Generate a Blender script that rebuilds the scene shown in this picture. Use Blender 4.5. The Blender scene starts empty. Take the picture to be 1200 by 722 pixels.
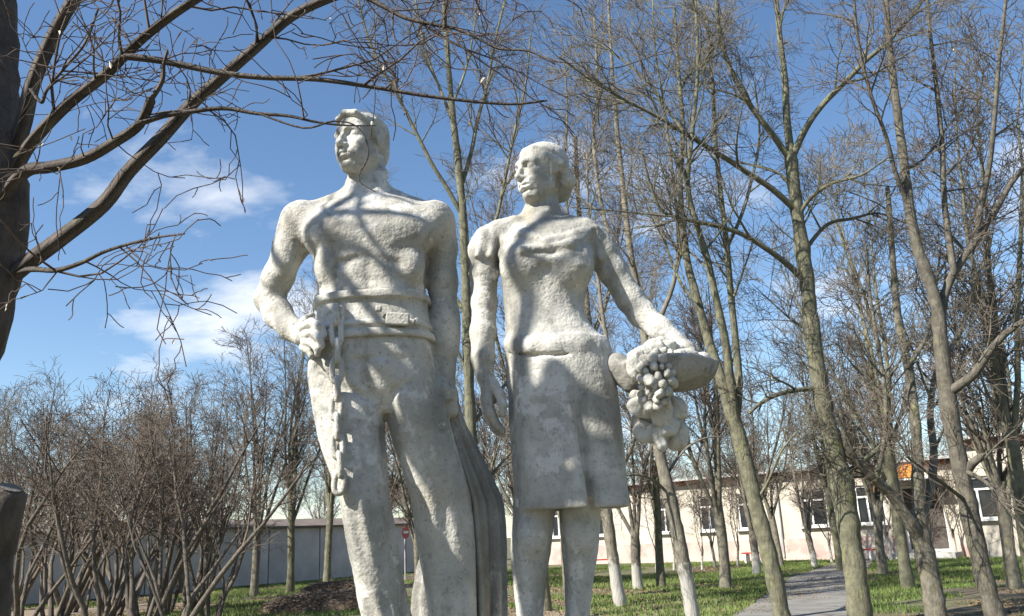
import bpy, math, random
import numpy as np
from mathutils import Vector, Matrix

# ------------------------------------------------------------------ camera
SC = bpy.context.scene
COL = SC.collection
PITCH, ROLL, FPX, EYE = math.radians(15.0), math.radians(2.6), 1000.0, 1.6
CAM = Vector((0, 0, EYE))
FWD = Vector((0, math.cos(PITCH), math.sin(PITCH)))
_r0 = Vector((1, 0, 0)); _u0 = Vector((0, -math.sin(PITCH), math.cos(PITCH)))
RIGHT = _r0 * math.cos(ROLL) - _u0 * math.sin(ROLL)
UP = _u0 * math.cos(ROLL) + _r0 * math.sin(ROLL)
cd = bpy.data.cameras.new('camera')
cam = bpy.data.objects.new('camera', cd); COL.objects.link(cam)
m3 = Matrix((RIGHT, UP, -FWD)).transposed()
cam.matrix_world = Matrix.Translation(CAM) @ m3.to_4x4()
cd.sensor_width = 36; cd.lens = 36 * FPX / 1200.0
cd.clip_start = 0.05; cd.clip_end = 3000
SC.camera = cam

# ------------------------------------------------------------------ light
SUN_AZ = math.radians(60)      # measured from straight behind the camera, towards the left
SUN_EL = math.radians(40)
sdir = Vector((-math.cos(SUN_EL) * math.sin(SUN_AZ), -math.cos(SUN_EL) * math.cos(SUN_AZ), math.sin(SUN_EL)))
sl = bpy.data.lights.new('sun', 'SUN'); sl.energy = 5.0; sl.angle = math.radians(0.55); sl.color = (1.0, 0.94, 0.84)
so = bpy.data.objects.new('sun', sl); COL.objects.link(so)
so.rotation_euler = sdir.to_track_quat('Z', 'Y').to_euler(); so.location = (-20, -10, 30)

W = bpy.data.worlds.new('World'); SC.world = W; W.use_nodes = True
wn = W.node_tree; wn.nodes.clear()
def N(nt, t, **kw):
    n = nt.nodes.new(t)
    for k, v in kw.items(): setattr(n, k, v)
    return n
sky = N(wn, 'ShaderNodeTexSky', sky_type='NISHITA'); sky.sun_disc = False
sky.sun_elevation = SUN_EL
sky.sun_rotation = math.atan2(sdir.x, sdir.y)
sky.air_density = 1.0; sky.dust_density = 0.25; sky.ozone_density = 2.4
bg = N(wn, 'ShaderNodeBackground'); bg.inputs['Strength'].default_value = 0.09
wo = N(wn, 'ShaderNodeOutputWorld')
tc = N(wn, 'ShaderNodeTexCoord')
sx = N(wn, 'ShaderNodeSeparateXYZ'); wn.links.new(tc.outputs['Generated'], sx.inputs[0])
# clouds on a layer overhead: direction / (z + .25)
az = N(wn, 'ShaderNodeMath', operation='ADD'); az.inputs[1].default_value = 0.28
wn.links.new(sx.outputs['Z'], az.inputs[0])
mx = N(wn, 'ShaderNodeMath', operation='MAXIMUM'); mx.inputs[1].default_value = 0.05
wn.links.new(az.outputs[0], mx.inputs[0])
dv = N(wn, 'ShaderNodeVectorMath', operation='DIVIDE')
cz = N(wn, 'ShaderNodeCombineXYZ')
for i in range(3): wn.links.new(mx.outputs[0], cz.inputs[i])
wn.links.new(tc.outputs['Generated'], dv.inputs[0]); wn.links.new(cz.outputs[0], dv.inputs[1])
mp = N(wn, 'ShaderNodeMapping'); mp.inputs['Location'].default_value = (3.1, 1.35, 0.0); mp.inputs['Scale'].default_value = (1.0, 1.25, 1.0)
wn.links.new(dv.outputs[0], mp.inputs[0])
cn = N(wn, 'ShaderNodeTexNoise'); cn.inputs['Scale'].default_value = 2.1; cn.inputs['Detail'].default_value = 7; cn.inputs['Roughness'].default_value = 0.56
wn.links.new(mp.outputs[0], cn.inputs['Vector'])
cr = N(wn, 'ShaderNodeValToRGB'); cr.color_ramp.elements[0].position = 0.54; cr.color_ramp.elements[1].position = 0.73
cr.color_ramp.elements[1].color = (.9, .9, .9, 1)
wn.links.new(cn.outputs['Fac'], cr.inputs[0])
mix = N(wn, 'ShaderNodeMix', data_type='RGBA'); mix.inputs[7].default_value = (6.8, 6.95, 7.2, 1)
wn.links.new(cr.outputs[0], mix.inputs[0]); hs = N(wn, 'ShaderNodeHueSaturation'); hs.inputs['Saturation'].default_value = 1.08; wn.links.new(sky.outputs[0], hs.inputs['Color']); wn.links.new(hs.outputs[0], mix.inputs[6])
wn.links.new(mix.outputs[2], bg.inputs[0]); wn.links.new(bg.outputs[0], wo.inputs[0])

SC.render.engine = 'CYCLES'
vs = SC.view_settings; vs.view_transform = 'Standard'; vs.look = 'None'; vs.exposure = 1.0; vs.gamma = 1; vs.use_curve_mapping = False

# ------------------------------------------------------------------ helpers
def ray(px, py):
    return (FWD + RIGHT * ((px - 600) / FPX) - UP * ((py - 361) / FPX))
def P(px, py, Y):
    d = ray(px, py); return CAM + d * (Y / d.y)
def G(px, py, z=0.0):
    d = ray(px, py); return CAM + d * ((z - EYE) / d.z)
def mpp(p):
    return (Vector(p) - CAM).dot(FWD) / FPX

def tag(o, label=None, cat=None, group=None, kind=None):
    if label: o['label'] = label
    if cat: o['category'] = cat
    if group: o['group'] = group
    if kind: o['kind'] = kind
    return o
def empty(name, loc=(0, 0, 0), rz=0.0):
    o = bpy.data.objects.new(name, None); COL.objects.link(o)
    o.location = loc; o.rotation_euler = (0, 0, rz); o.empty_display_size = 0.2
    return o
def link(name, me, parent=None, loc=None):
    o = bpy.data.objects.new(name, me); COL.objects.link(o)
    if parent: o.parent = parent
    if loc is not None: o.location = loc
    return o
def mesh_np(name, V, F, mat=None, smooth=True):
    """V (n,3) float, F (m,k) int with the same k"""
    V = np.asarray(V, np.float32); F = np.asarray(F, np.int32)
    me = bpy.data.meshes.new(name)
    me.vertices.add(len(V)); me.vertices.foreach_set('co', V.ravel())
    k = F.shape[1]
    me.loops.add(F.size); me.loops.foreach_set('vertex_index', F.ravel())
    me.polygons.add(len(F))
    me.polygons.foreach_set('loop_start', np.arange(0, F.size, k, dtype=np.int32))
    me.polygons.foreach_set('use_smooth', np.full(len(F), smooth, dtype=bool))
    me.update(calc_edges=True)
    if mat: me.materials.append(mat)
    return me
class MB:
    """collects simple solids into one mesh"""
    def __init__(s): s.v = []; s.f = []
    def box(s, c, size, rz=0.0, rx=0.0, ry=0.0):
        M = Matrix.Translation(c) @ Matrix.Rotation(rz, 4, 'Z') @ Matrix.Rotation(rx, 4, 'X') @ Matrix.Rotation(ry, 4, 'Y')
        n = len(s.v); hx, hy, hz = size[0] / 2, size[1] / 2, size[2] / 2
        for x, y, z in ((-1,-1,-1),(1,-1,-1),(1,1,-1),(-1,1,-1),(-1,-1,1),(1,-1,1),(1,1,1),(-1,1,1)):
            s.v.append(M @ Vector((x * hx, y * hy, z * hz)))
        for q in ((0,3,2,1),(4,5,6,7),(0,1,5,4),(1,2,6,5),(2,3,7,6),(3,0,4,7)): s.f.append([n + i for i in q])
        return s
    def poly(s, pts):
        n = len(s.v); s.v += [Vector(p) for p in pts]; s.f.append(list(range(n, n + len(pts)))); return s
    def build(s, name, mat, parent=None, loc=None, smooth=False, bevel=0.0):
        me = bpy.data.meshes.new(name); me.from_pydata([tuple(v) for v in s.v], [], s.f); me.update()
        if smooth: me.polygons.foreach_set('use_smooth', [True] * len(me.polygons))
        me.materials.append(mat)
        o = link(name, me, parent, loc)
        if bevel:
            b = o.modifiers.new('bevel', 'BEVEL'); b.width = bevel; b.segments = 2; b.limit_method = 'ANGLE'
        return o

# ------------------------------------------------------------------ materials
def material(name, c1, c2, scale=6.0, rough=0.85, bump=0.2, bscale=40.0, coords='Object', lo=.35, hi=.65, detail=6, bdist=0.01):
    m = bpy.data.materials.new(name); m.use_nodes = True
    nt = m.node_tree; b = nt.nodes['Principled BSDF']; b.inputs['Roughness'].default_value = rough
    t = N(nt, 'ShaderNodeTexCoord')
    n = N(nt, 'ShaderNodeTexNoise'); n.inputs['Scale'].default_value = scale; n.inputs['Detail'].default_value = detail; n.inputs['Roughness'].default_value = .6
    nt.links.new(t.outputs[coords], n.inputs['Vector'])
    r = N(nt, 'ShaderNodeValToRGB'); e = r.color_ramp.elements
    e[0].position, e[1].position = lo, hi; e[0].color = (*c1, 1); e[1].color = (*c2, 1)
    nt.links.new(n.outputs['Fac'], r.inputs[0]); nt.links.new(r.outputs[0], b.inputs['Base Color'])
    if bump:
        n2 = N(nt, 'ShaderNodeTexNoise'); n2.inputs['Scale'].default_value = bscale; n2.inputs['Detail'].default_value = 5
        nt.links.new(t.outputs[coords], n2.inputs['Vector'])
        bp = N(nt, 'ShaderNodeBump'); bp.inputs['Strength'].default_value = bump; bp.inputs['Distance'].default_value = bdist
        nt.links.new(n2.outputs['Fac'], bp.inputs['Height']); nt.links.new(bp.outputs[0], b.inputs['Normal'])
    m['out'] = r.name
    return m
def overlay(m, color, scale, lo, hi, coords='Object', stretch=(1, 1, 1), amount=1.0, detail=5):
    """another irregular colour patch over what feeds Base Color"""
    nt = m.node_tree; b = nt.nodes['Principled BSDF']; src = b.inputs['Base Color'].links[0].from_socket
    t = N(nt, 'ShaderNodeTexCoord'); mp = N(nt, 'ShaderNodeMapping'); mp.inputs['Scale'].default_value = stretch
    mp.inputs['Location'].default_value = (len(nt.nodes) * 1.7, 3.3, 1.1)
    n = N(nt, 'ShaderNodeTexNoise'); n.inputs['Scale'].default_value = scale; n.inputs['Detail'].default_value = detail; n.inputs['Roughness'].default_value = .62
    r = N(nt, 'ShaderNodeMapRange'); r.inputs['From Min'].default_value = lo; r.inputs['From Max'].default_value = hi; r.inputs['To Max'].default_value = amount
    x = N(nt, 'ShaderNodeMix', data_type='RGBA'); x.inputs[7].default_value = (*color, 1)
    nt.links.new(t.outputs[coords], mp.inputs[0]); nt.links.new(mp.outputs[0], n.inputs['Vector']); nt.links.new(n.outputs['Fac'], r.inputs[0])
    nt.links.new(r.outputs[0], x.inputs[0]); nt.links.new(src, x.inputs[6]); nt.links.new(x.outputs[2], b.inputs['Base Color'])
    return m
def whitewash(m, height):
    """lime wash painted round the foot of a trunk up to an uneven line"""
    nt = m.node_tree; b = nt.nodes['Principled BSDF']; src = b.inputs['Base Color'].links[0].from_socket
    t = N(nt, 'ShaderNodeTexCoord'); s = N(nt, 'ShaderNodeSeparateXYZ'); nt.links.new(t.outputs['Object'], s.inputs[0])
    n = N(nt, 'ShaderNodeTexNoise'); n.inputs['Scale'].default_value = 7; n.inputs['Detail'].default_value = 5
    nt.links.new(t.outputs['Object'], n.inputs['Vector'])
    a = N(nt, 'ShaderNodeMath', operation='MULTIPLY_ADD'); a.inputs[1].default_value = .9
    nt.links.new(n.outputs['Fac'], a.inputs[0]); nt.links.new(s.outputs['Z'], a.inputs[2])
    r = N(nt, 'ShaderNodeMapRange'); r.inputs['From Min'].default_value = height + .50; r.inputs['From Max'].default_value = height + .36; r.inputs['To Max'].default_value = .8
    nt.links.new(a.outputs[0], r.inputs[0])
    x = N(nt, 'ShaderNodeMix', data_type='RGBA'); x.inputs[7].default_value = (.46, .45, .41, 1)
    nt.links.new(r.outputs[0], x.inputs[0]); nt.links.new(src, x.inputs[6]); nt.links.new(x.outputs[2], b.inputs['Base Color'])
    return m

M = {}
def statue_mat(name, dark):
    q = 1 - 3 * dark
    m = material(name, (.36 * q, .353 * q, .315 * q), (.56 * q, .553 * q, .51 * q), 3.4, .94, .55, 75, bdist=.010, lo=.36, hi=.60)
    overlay(m, (.20, .195, .175), 2.0, .49 - dark, .62, amount=.58, detail=10)
    overlay(m, (.13, .127, .115), 4.5, .54, .68, amount=.72, stretch=(1, 1, .18), detail=10)
    overlay(m, (.36, .29, .18), 2.6, .57, .70, amount=.32, detail=8)
    overlay(m, (.66 * q, .655 * q, .62 * q), 5.0, .56, .60, amount=.75, detail=10)
    overlay(m, (.12, .115, .10), 30, .55, .67, amount=.38, detail=10)
    overlay(m, (.08, .075, .065), 80, .60, .68, amount=.55)
    return m
M['plaster'] = statue_mat('weathered_plaster', 0)
M['plaster_grey_shaded'] = statue_mat('weathered_plaster_grey_shaded', .13)  # greyer plaster; shade on the drapery is put into its darker colour
def bark(name, a, b, lich=None):
    m = material(name, a, b, 9, .95, 1.0, 30, bdist=.03)
    nt = m.node_tree; bp = [n for n in nt.nodes if n.type == 'BUMP'][0]; nz = bp.inputs['Height'].links[0].from_node; tc_ = nz.inputs['Vector'].links[0].from_socket
    mp = N(nt, 'ShaderNodeMapping'); mp.inputs['Scale'].default_value = (1, 1, .22); nt.links.new(tc_, mp.inputs[0]); nt.links.new(mp.outputs[0], nz.inputs['Vector']); nz.inputs['Roughness'].default_value = .7
    overlay(m, tuple(x * .45 for x in a), 14, .52, .72, stretch=(1, 1, .25), amount=.8)
    if lich: overlay(m, lich, 5, .56, .70, amount=.65)
    return m
M['bark'] = bark('grey_bark', (.12, .11, .085), (.22, .205, .16), (.26, .26, .11))
M['bark2'] = bark('olive_bark', (.11, .105, .07), (.205, .20, .135), (.25, .26, .10))
M['bark_dark'] = bark('dark_rough_bark', (.055, .047, .040), (.12, .10, .085), (.14, .14, .09))
M['bark_shaded'] = bark('shaded_brown_grey_bark', (.085, .076, .06), (.165, .15, .12), (.2, .2, .11))  # darker bark: shade on the right-hand trunk is put into the colour
M['bark_white'] = whitewash(bark('limewashed_bark', (.15, .135, .105), (.25, .23, .18)), 1.0)
M['bark_white_low'] = whitewash(bark('low_limewashed_bark', (.12, .105, .085), (.20, .18, .145)), .75)
M['bark_red'] = bark('brown_shrub_bark', (.09, .073, .06), (.18, .15, .12), (.16, .15, .09))
M['twig'] = material('brown_twig', (.085, .066, .052), (.17, .135, .105), 3, .9, 0)
M['twig_grey'] = material('grey_twig', (.105, .09, .07), (.20, .175, .135), 3, .9, 0)
M['twig_dark'] = material('dark_twig', (.05, .038, .032), (.13, .095, .075), 3, .9, 0)
M['leaf'] = material('dry_pale_leaf', (.55, .47, .33), (.75, .70, .58), 8, .8, 0)

# ------------------------------------------------------------------ tubes and branching
TR = np.random.default_rng(5)
def tubes(lines, minr=0.0):
    """lines: list of (pts[Vector], radii). -> V, F (quads), vectorised by group"""
    groups = {}
    for pts, rad in lines:
        r = rad[0]; s = 12 if r > .07 else 8 if r > .03 else 5 if r > .013 else 3
        groups.setdefault((len(pts), s), []).append((pts, rad))
    Vs, Fs, off = [], [], 0
    for (n, s), L in groups.items():
        A = np.array([[tuple(p) for p in l[0]] for l in L], np.float32)
        R = np.maximum(np.array([l[1] for l in L], np.float32), minr)
        T = np.empty_like(A); T[:, 1:-1] = A[:, 2:] - A[:, :-2]; T[:, 0] = A[:, 1] - A[:, 0]; T[:, -1] = A[:, -1] - A[:, -2]
        T /= np.linalg.norm(T, axis=2, keepdims=True) + 1e-9
        D = A[:, -1] - A[:, 0]; D /= np.linalg.norm(D, axis=1, keepdims=True) + 1e-9
        ref = np.where(np.abs(D[:, 1:2]) < .75, np.array([[0, 1, 0]], np.float32), np.array([[1, 0, 0]], np.float32))[:, None, :]
        n1 = np.cross(T, np.broadcast_to(ref, T.shape)); n1 /= np.linalg.norm(n1, axis=2, keepdims=True) + 1e-9
        n2 = np.cross(T, n1)
        a = np.arange(s) * 2 * np.pi / s
        J = np.ones((len(L), n, s), np.float32)
        if s >= 8:
            J += TR.normal(0, .06, J.shape); J = .5 * J + .25 * (np.roll(J, 1, 2) + np.roll(J, -1, 2)) + TR.normal(0, .05, (len(L), n, 1))
        ring = A[:, :, None, :] + (R[:, :, None] * J)[:, :, :, None] * (np.cos(a)[None, None, :, None] * n1[:, :, None, :] + np.sin(a)[None, None, :, None] * n2[:, :, None, :])
        Vs.append(ring.reshape(-1, 3))
        k = len(L); base = (np.arange(k) * n * s)[:, None, None] + off
        i = (np.arange(n - 1) * s)[None, :, None]; j = np.arange(s)[None, None, :]; j2 = (j + 1) % s
        q = np.stack([base + i + j, base + i + j2, base + i + s + j2, base + i + s + j], -1)
        Fs.append(q.reshape(-1, 4)); off += k * n * s
    return np.concatenate(Vs), np.concatenate(Fs)

def perp(d, rng):
    while True:
        v = Vector((rng.gauss(0, 1), rng.gauss(0, 1), rng.gauss(0, 1)))
        v = v - d * v.dot(d)
        if v.length > .2: return v.normalized()
class Grower:
    """levels: dict level -> (children per metre, length factor, angle, upward pull, wiggle)"""
    def __init__(s, seed, spec, maxl, minr=.004):
        s.rng = random.Random(seed); s.spec = spec; s.maxl = maxl; s.minr = minr; s.out = []; s.thin = 1.0; s.extra = 0; s.ok = None
    def line(s, pts, rad, level, t0=.2, dens=1.0, scale=1.0):
        s.out.append((level, pts, rad))
        if level < s.maxl: s.sprout(pts, rad, level, t0, dens, scale)
    def sprout(s, pts, rad, level, t0, dens, scale):
        rng = s.rng; dm, lf, ang, up, wig = s.spec[level]
        seg = [(pts[i + 1] - pts[i]).length for i in range(len(pts) - 1)]; L = sum(seg)
        if L < .05: return
        n = dm * L * dens; n = int(n) + (rng.random() < n - int(n))
        for _ in range(n):
            t = t0 + (1 - t0) * rng.random() ** .85
            x = t * L; i = 0
            while i < len(seg) - 1 and x > seg[i]: x -= seg[i]; i += 1
            f = min(1, x / max(seg[i], 1e-6)); p = pts[i].lerp(pts[i + 1], f); r = rad[i] * (1 - f) + rad[i + 1] * f
            d = (pts[i + 1] - pts[i]).normalized()
            a = ang * rng.uniform(.6, 1.35)
            cd = (d * math.cos(a) + perp(d, rng) * math.sin(a)); cd.z += up * .6; cd.normalize()
            cl = lf * scale * rng.uniform(.45, 1.2) * (1.15 - .6 * t)
            s.grow(p, cd, cl, max(s.minr, min(r * .62, (cl * .016 + .0015) * s.thin)), level + 1, scale)
    def grow(s, p, d, L, r, level, scale=1.0):
        rng = s.rng; sp = s.spec[min(level, max(s.spec))]; up, wig = sp[3], sp[4]
        n = (6 if L > 1.6 else 5 if L > .7 else 4 if L > .3 else 3) + s.extra
        pts = [p.copy()]; rad = [r]
        for i in range(n - 1):
            d = d + Vector((rng.gauss(0, wig), rng.gauss(0, wig), rng.gauss(0, wig) + up)); d.normalize()
            p = p + d * (L / (n - 1)); pts.append(p); rad.append(max(s.minr * .6, r * (1 - .8 * (i + 1) / (n - 1))))
        if s.ok and not all(s.ok(q) for q in pts[1:]): return
        s.line(pts, rad, level, .12, 1.0, scale)

def smooth_path(pts, rad, k=3):
    """Catmull-Rom through traced points"""
    out, ro = [], []
    n = len(pts)
    for i in range(n - 1):
        a, b, c, d = pts[max(0, i - 1)], pts[i], pts[i + 1], pts[min(n - 1, i + 2)]
        for j in range(k):
            t = j / k
            out.append(.5 * ((2 * b) + (c - a) * t + (2 * a - 5 * b + 4 * c - d) * t * t + (3 * b - a - 3 * c + d) * t ** 3))
            ro.append(rad[i] * (1 - t) + rad[i + 1] * t)
    out.append(pts[-1]); ro.append(rad[-1])
    return out, ro

def split_tree(root, base, out, mat, tmat, cut, minr=.003):
    """out: branching lines in world or local coords -> trunk and crown under root"""
    loc = [(l, [p - base for p in pts], rad) for l, pts, rad in out]
    a = [(p, r) for l, p, r in loc if l <= cut]; b = [(p, r) for l, p, r in loc if l > cut]
    V, F = tubes(a); t = link('trunk', mesh_np('trunk', V, F, mat), root)
    if b:
        V, F = tubes(b, minr); link('crown', mesh_np('crown', V, F, tmat), root)
    return root
def copy_tree(root, loc, rz, sc, label=None, group=None):
    c = root.copy(); COL.objects.link(c)
    c.location = loc; c.rotation_euler = (0, 0, rz); c.scale = (sc, sc, sc)
    if label: c['label'] = label
    if group: c['group'] = group
    for ch in root.children:
        d = ch.copy(); COL.objects.link(d); d.parent = c
    return c

# ------------------------------------------------------------------ sculpting: distance field on a grid
class Field:
    def __init__(s, lo, hi, h):
        s.h = h; s.lo = np.array(lo, np.float32)
        s.n = [int(math.ceil((hi[i] - lo[i]) / h)) + 1 for i in range(3)]
        s.ax = [s.lo[i] + h * np.arange(s.n[i], dtype=np.float32) for i in range(3)]
        s.D = np.full(s.n, 9.0, np.float32)
    def sub(s, lo, hi, pad):
        sl = []
        for i in range(3):
            a = int(max(0, math.floor((lo[i] - pad - s.lo[i]) / s.h))); b = int(min(s.n[i], math.ceil((hi[i] + pad - s.lo[i]) / s.h) + 1))
            if b <= a: return None
            sl.append(slice(a, b))
        return tuple(sl)
    def pts(s, sl):
        return s.ax[0][sl[0]][:, None, None], s.ax[1][sl[1]][None, :, None], s.ax[2][sl[2]][None, None, :]
    def put(s, sl, d, k, op):
        A = s.D[sl]
        if op == 's': A = -A
        if k > 0:
            h = np.maximum(k - np.abs(A - d), 0) / k; r = np.minimum(A, d) - h * h * k * .25
        else: r = np.minimum(A, d)
        s.D[sl] = -r if op == 's' else r
    def cone(s, a, b, ra, rb, k=.03, op='u', sy=1.0):
        a = np.array(a, np.float32); b = np.array(b, np.float32); R = max(ra, rb) * max(1, sy)
        sl = s.sub(np.minimum(a, b) - R, np.maximum(a, b) + R, k + 3 * s.h)
        if sl is None: return
        X, Y, Z = s.pts(sl); px, py, pz = X - a[0], (Y - a[1]) / sy, Z - a[2]
        ba = b - a; ba[1] /= sy; L = float(ba @ ba) + 1e-9
        t = np.clip((px * ba[0] + py * ba[1] + pz * ba[2]) / L, 0, 1)
        d = np.sqrt((px - t * ba[0]) ** 2 + (py - t * ba[1]) ** 2 + (pz - t * ba[2]) ** 2) - (ra + (rb - ra) * t)
        s.put(sl, d * min(1, sy), k, op)
    def chain(s, pts, k=.03, op='u', sy=1.0):
        for (a, ra), (b, rb) in zip(pts[:-1], pts[1:]): s.cone(a, b, ra, rb, k, op, sy)
    def ell(s, c, r, k=.03, op='u', R=None):
        c = np.array(c, np.float32); r = np.array(r, np.float32); m = float(r.max())
        sl = s.sub(c - m, c + m, k + 3 * s.h)
        if sl is None: return
        X, Y, Z = s.pts(sl); x, y, z = X - c[0], Y - c[1], Z - c[2]
        if R is not None:      # rows of R are the ellipsoid's axes
            x, y, z = (R[0][0] * x + R[0][1] * y + R[0][2] * z), (R[1][0] * x + R[1][1] * y + R[1][2] * z), (R[2][0] * x + R[2][1] * y + R[2][2] * z)
        k0 = np.sqrt((x / r[0]) ** 2 + (y / r[1]) ** 2 + (z / r[2]) ** 2)
        k1 = np.sqrt((x / r[0] ** 2) ** 2 + (y / r[1] ** 2) ** 2 + (z / r[2] ** 2) ** 2) + 1e-6
        s.put(sl, (k0 * (k0 - 1) / k1).astype(np.float32), k, op)
    def loft(s, rows, k=.03, op='u', e=2.3, folds=None, capr=.02):
        """rows: (z, cx, cy, rx, ry) from high to low; superellipse sections. folds(ang, z01, x, z)->dr"""
        rows = sorted(rows, key=lambda r: r[0]); A = np.array(rows, np.float32)
        z0, z1 = A[0, 0], A[-1, 0]
        lo = [min(A[:, 1] - A[:, 3]), min(A[:, 2] - A[:, 4]), z0]; hi = [max(A[:, 1] + A[:, 3]), max(A[:, 2] + A[:, 4]), z1]
        sl = s.sub(lo, hi, k + 4 * s.h + .02)
        X, Y, Z = s.pts(sl); zz = s.ax[2][sl[2]]
        q = []
        for j in range(1, 5):
            v = np.interp(zz, A[:, 0], A[:, j])
            w = max(1, int(.05 / s.h)); ker = np.hanning(2 * w + 1); ker /= ker.sum()
            v = np.convolve(np.pad(v, w, mode='edge'), ker, 'valid').astype(np.float32); q.append(v[None, None, :])
        x = X - q[0]; y = Y - q[1]; rx, ry = q[2], q[3]
        if folds is not None:
            ang = np.arctan2(x / rx, -y / ry); f = folds(ang, (zz[None, None, :] - z0) / (z1 - z0)).astype(np.float32)
            rx = rx + f; ry = ry + f
        k0 = (np.abs(x / rx) ** e + np.abs(y / ry) ** e) ** (1.0 / e)
        k1 = np.sqrt((x / rx ** 2) ** 2 + (y / ry ** 2) ** 2) + 1e-6
        kk = np.sqrt((x / rx) ** 2 + (y / ry) ** 2) + 1e-6
        d = (k0 - 1) * kk / k1
        dz = np.maximum(z0 - Z, Z - z1)
        h = np.maximum(capr - np.abs(d - dz), 0) / capr
        d = np.maximum(d, dz) + h * h * capr * .25
        s.put(sl, d.astype(np.float32), k, op)
    def noise(s, amp, size, seed):
        rng = np.random.default_rng(seed); out = None
        idx, fr = [], []
        for i in range(3):
            t = (s.ax[i] - s.lo[i]) / size; j = np.floor(t).astype(int); f = (t - j).astype(np.float32); f = f * f * (3 - 2 * f)
            idx.append(j); fr.append(f)
        Rn = rng.uniform(-1, 1, [int(x.max()) + 2 for x in idx]).astype(np.float32)
        A = Rn[idx[0]] * (1 - fr[0])[:, None, None] + Rn[idx[0] + 1] * fr[0][:, None, None]
        A = A[:, idx[1]] * (1 - fr[1])[None, :, None] + A[:, idx[1] + 1] * fr[1][None, :, None]
        A = A[:, :, idx[2]] * (1 - fr[2]) + A[:, :, idx[2] + 1] * fr[2]
        s.D += amp * A
    def mesh(s, name, mat, origin=(0, 0, 0)):
        D = s.D; I = D < 0
        nx, ny, nz = D.shape
        c = np.zeros((nx - 1, ny - 1, nz - 1), np.int8)
        for a in (0, 1):
            for b in (0, 1):
                for g in (0, 1): c += I[a:nx - 1 + a, b:ny - 1 + b, g:nz - 1 + g]
        act = (c > 0) & (c < 8); ijk = np.argwhere(act)
        idm = np.full(act.shape, -1, np.int32); idm[act] = np.arange(len(ijk), dtype=np.int32)
        i, j, k = ijk.T
        S = np.zeros((len(ijk), 3), np.float32); cnt = np.zeros(len(ijk), np.float32)
        for axis in range(3):
            o1, o2 = [q for q in range(3) if q != axis]
            for u in (0, 1):
                for v in (0, 1):
                    a = [i, j, k]; a[o1] = a[o1] + u; a[o2] = a[o2] + v
                    b = list(a); b[axis] = b[axis] + 1
                    da, db = D[a[0], a[1], a[2]], D[b[0], b[1], b[2]]
                    mk = (da < 0) != (db < 0); t = np.where(mk, da / np.where(mk, da - db, 1), 0)
                    pt = np.zeros((len(ijk), 3), np.float32); pt[:, axis] = t; pt[:, o1] = u; pt[:, o2] = v
                    S += pt * mk[:, None]; cnt += mk
        V = s.lo + s.h * (ijk + S / cnt[:, None]) - np.array(origin, np.float32)
        Fs = []
        for axis in range(3):
            o1, o2 = (axis + 1) % 3, (axis + 2) % 3
            a = [slice(None)] * 3; b = [slice(None)] * 3
            a[axis] = slice(0, -1); b[axis] = slice(1, None)
            A, B = I[tuple(a)], I[tuple(b)]
            e = np.argwhere(A != B)
            e = e[(e[:, o1] > 0) & (e[:, o2] > 0) & (e[:, o1] < D.shape[o1] - 1) & (e[:, o2] < D.shape[o2] - 1)]
            if not len(e): continue
            inside = A[e[:, 0], e[:, 1], e[:, 2]]
            def cell(u, v):
                q = e.copy(); q[:, o1] -= u; q[:, o2] -= v; return idm[q[:, 0], q[:, 1], q[:, 2]]
            q = np.stack([cell(1, 1), cell(0, 1), cell(0, 0), cell(1, 0)], 1)
            q[~inside] = q[~inside][:, ::-1]
            Fs.append(q)
        return mesh_np(name, V, np.concatenate(Fs), mat)

PED = 0.95
def row(py, xl, xr, Y, ry):
    a, b = P(xl, py, Y), P(xr, py, Y)
    return ((a.z + b.z) / 2, (a.x + b.x) / 2, Y, (b.x - a.x) / 2 * .965, ry)
def rows(lst): return [row(*r) for r in lst]
def S(px, py, Y): return tuple(P(px, py, Y))
def rp(r, px, py, Y): return r * mpp(P(px, py, Y))
def limb(F, lst, k=.03, sy=1.0):
    F.chain([(S(x, y, Y), rp(r, x, y, Y) * .955) for x, y, Y, r in lst], k, 'u', sy)

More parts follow.
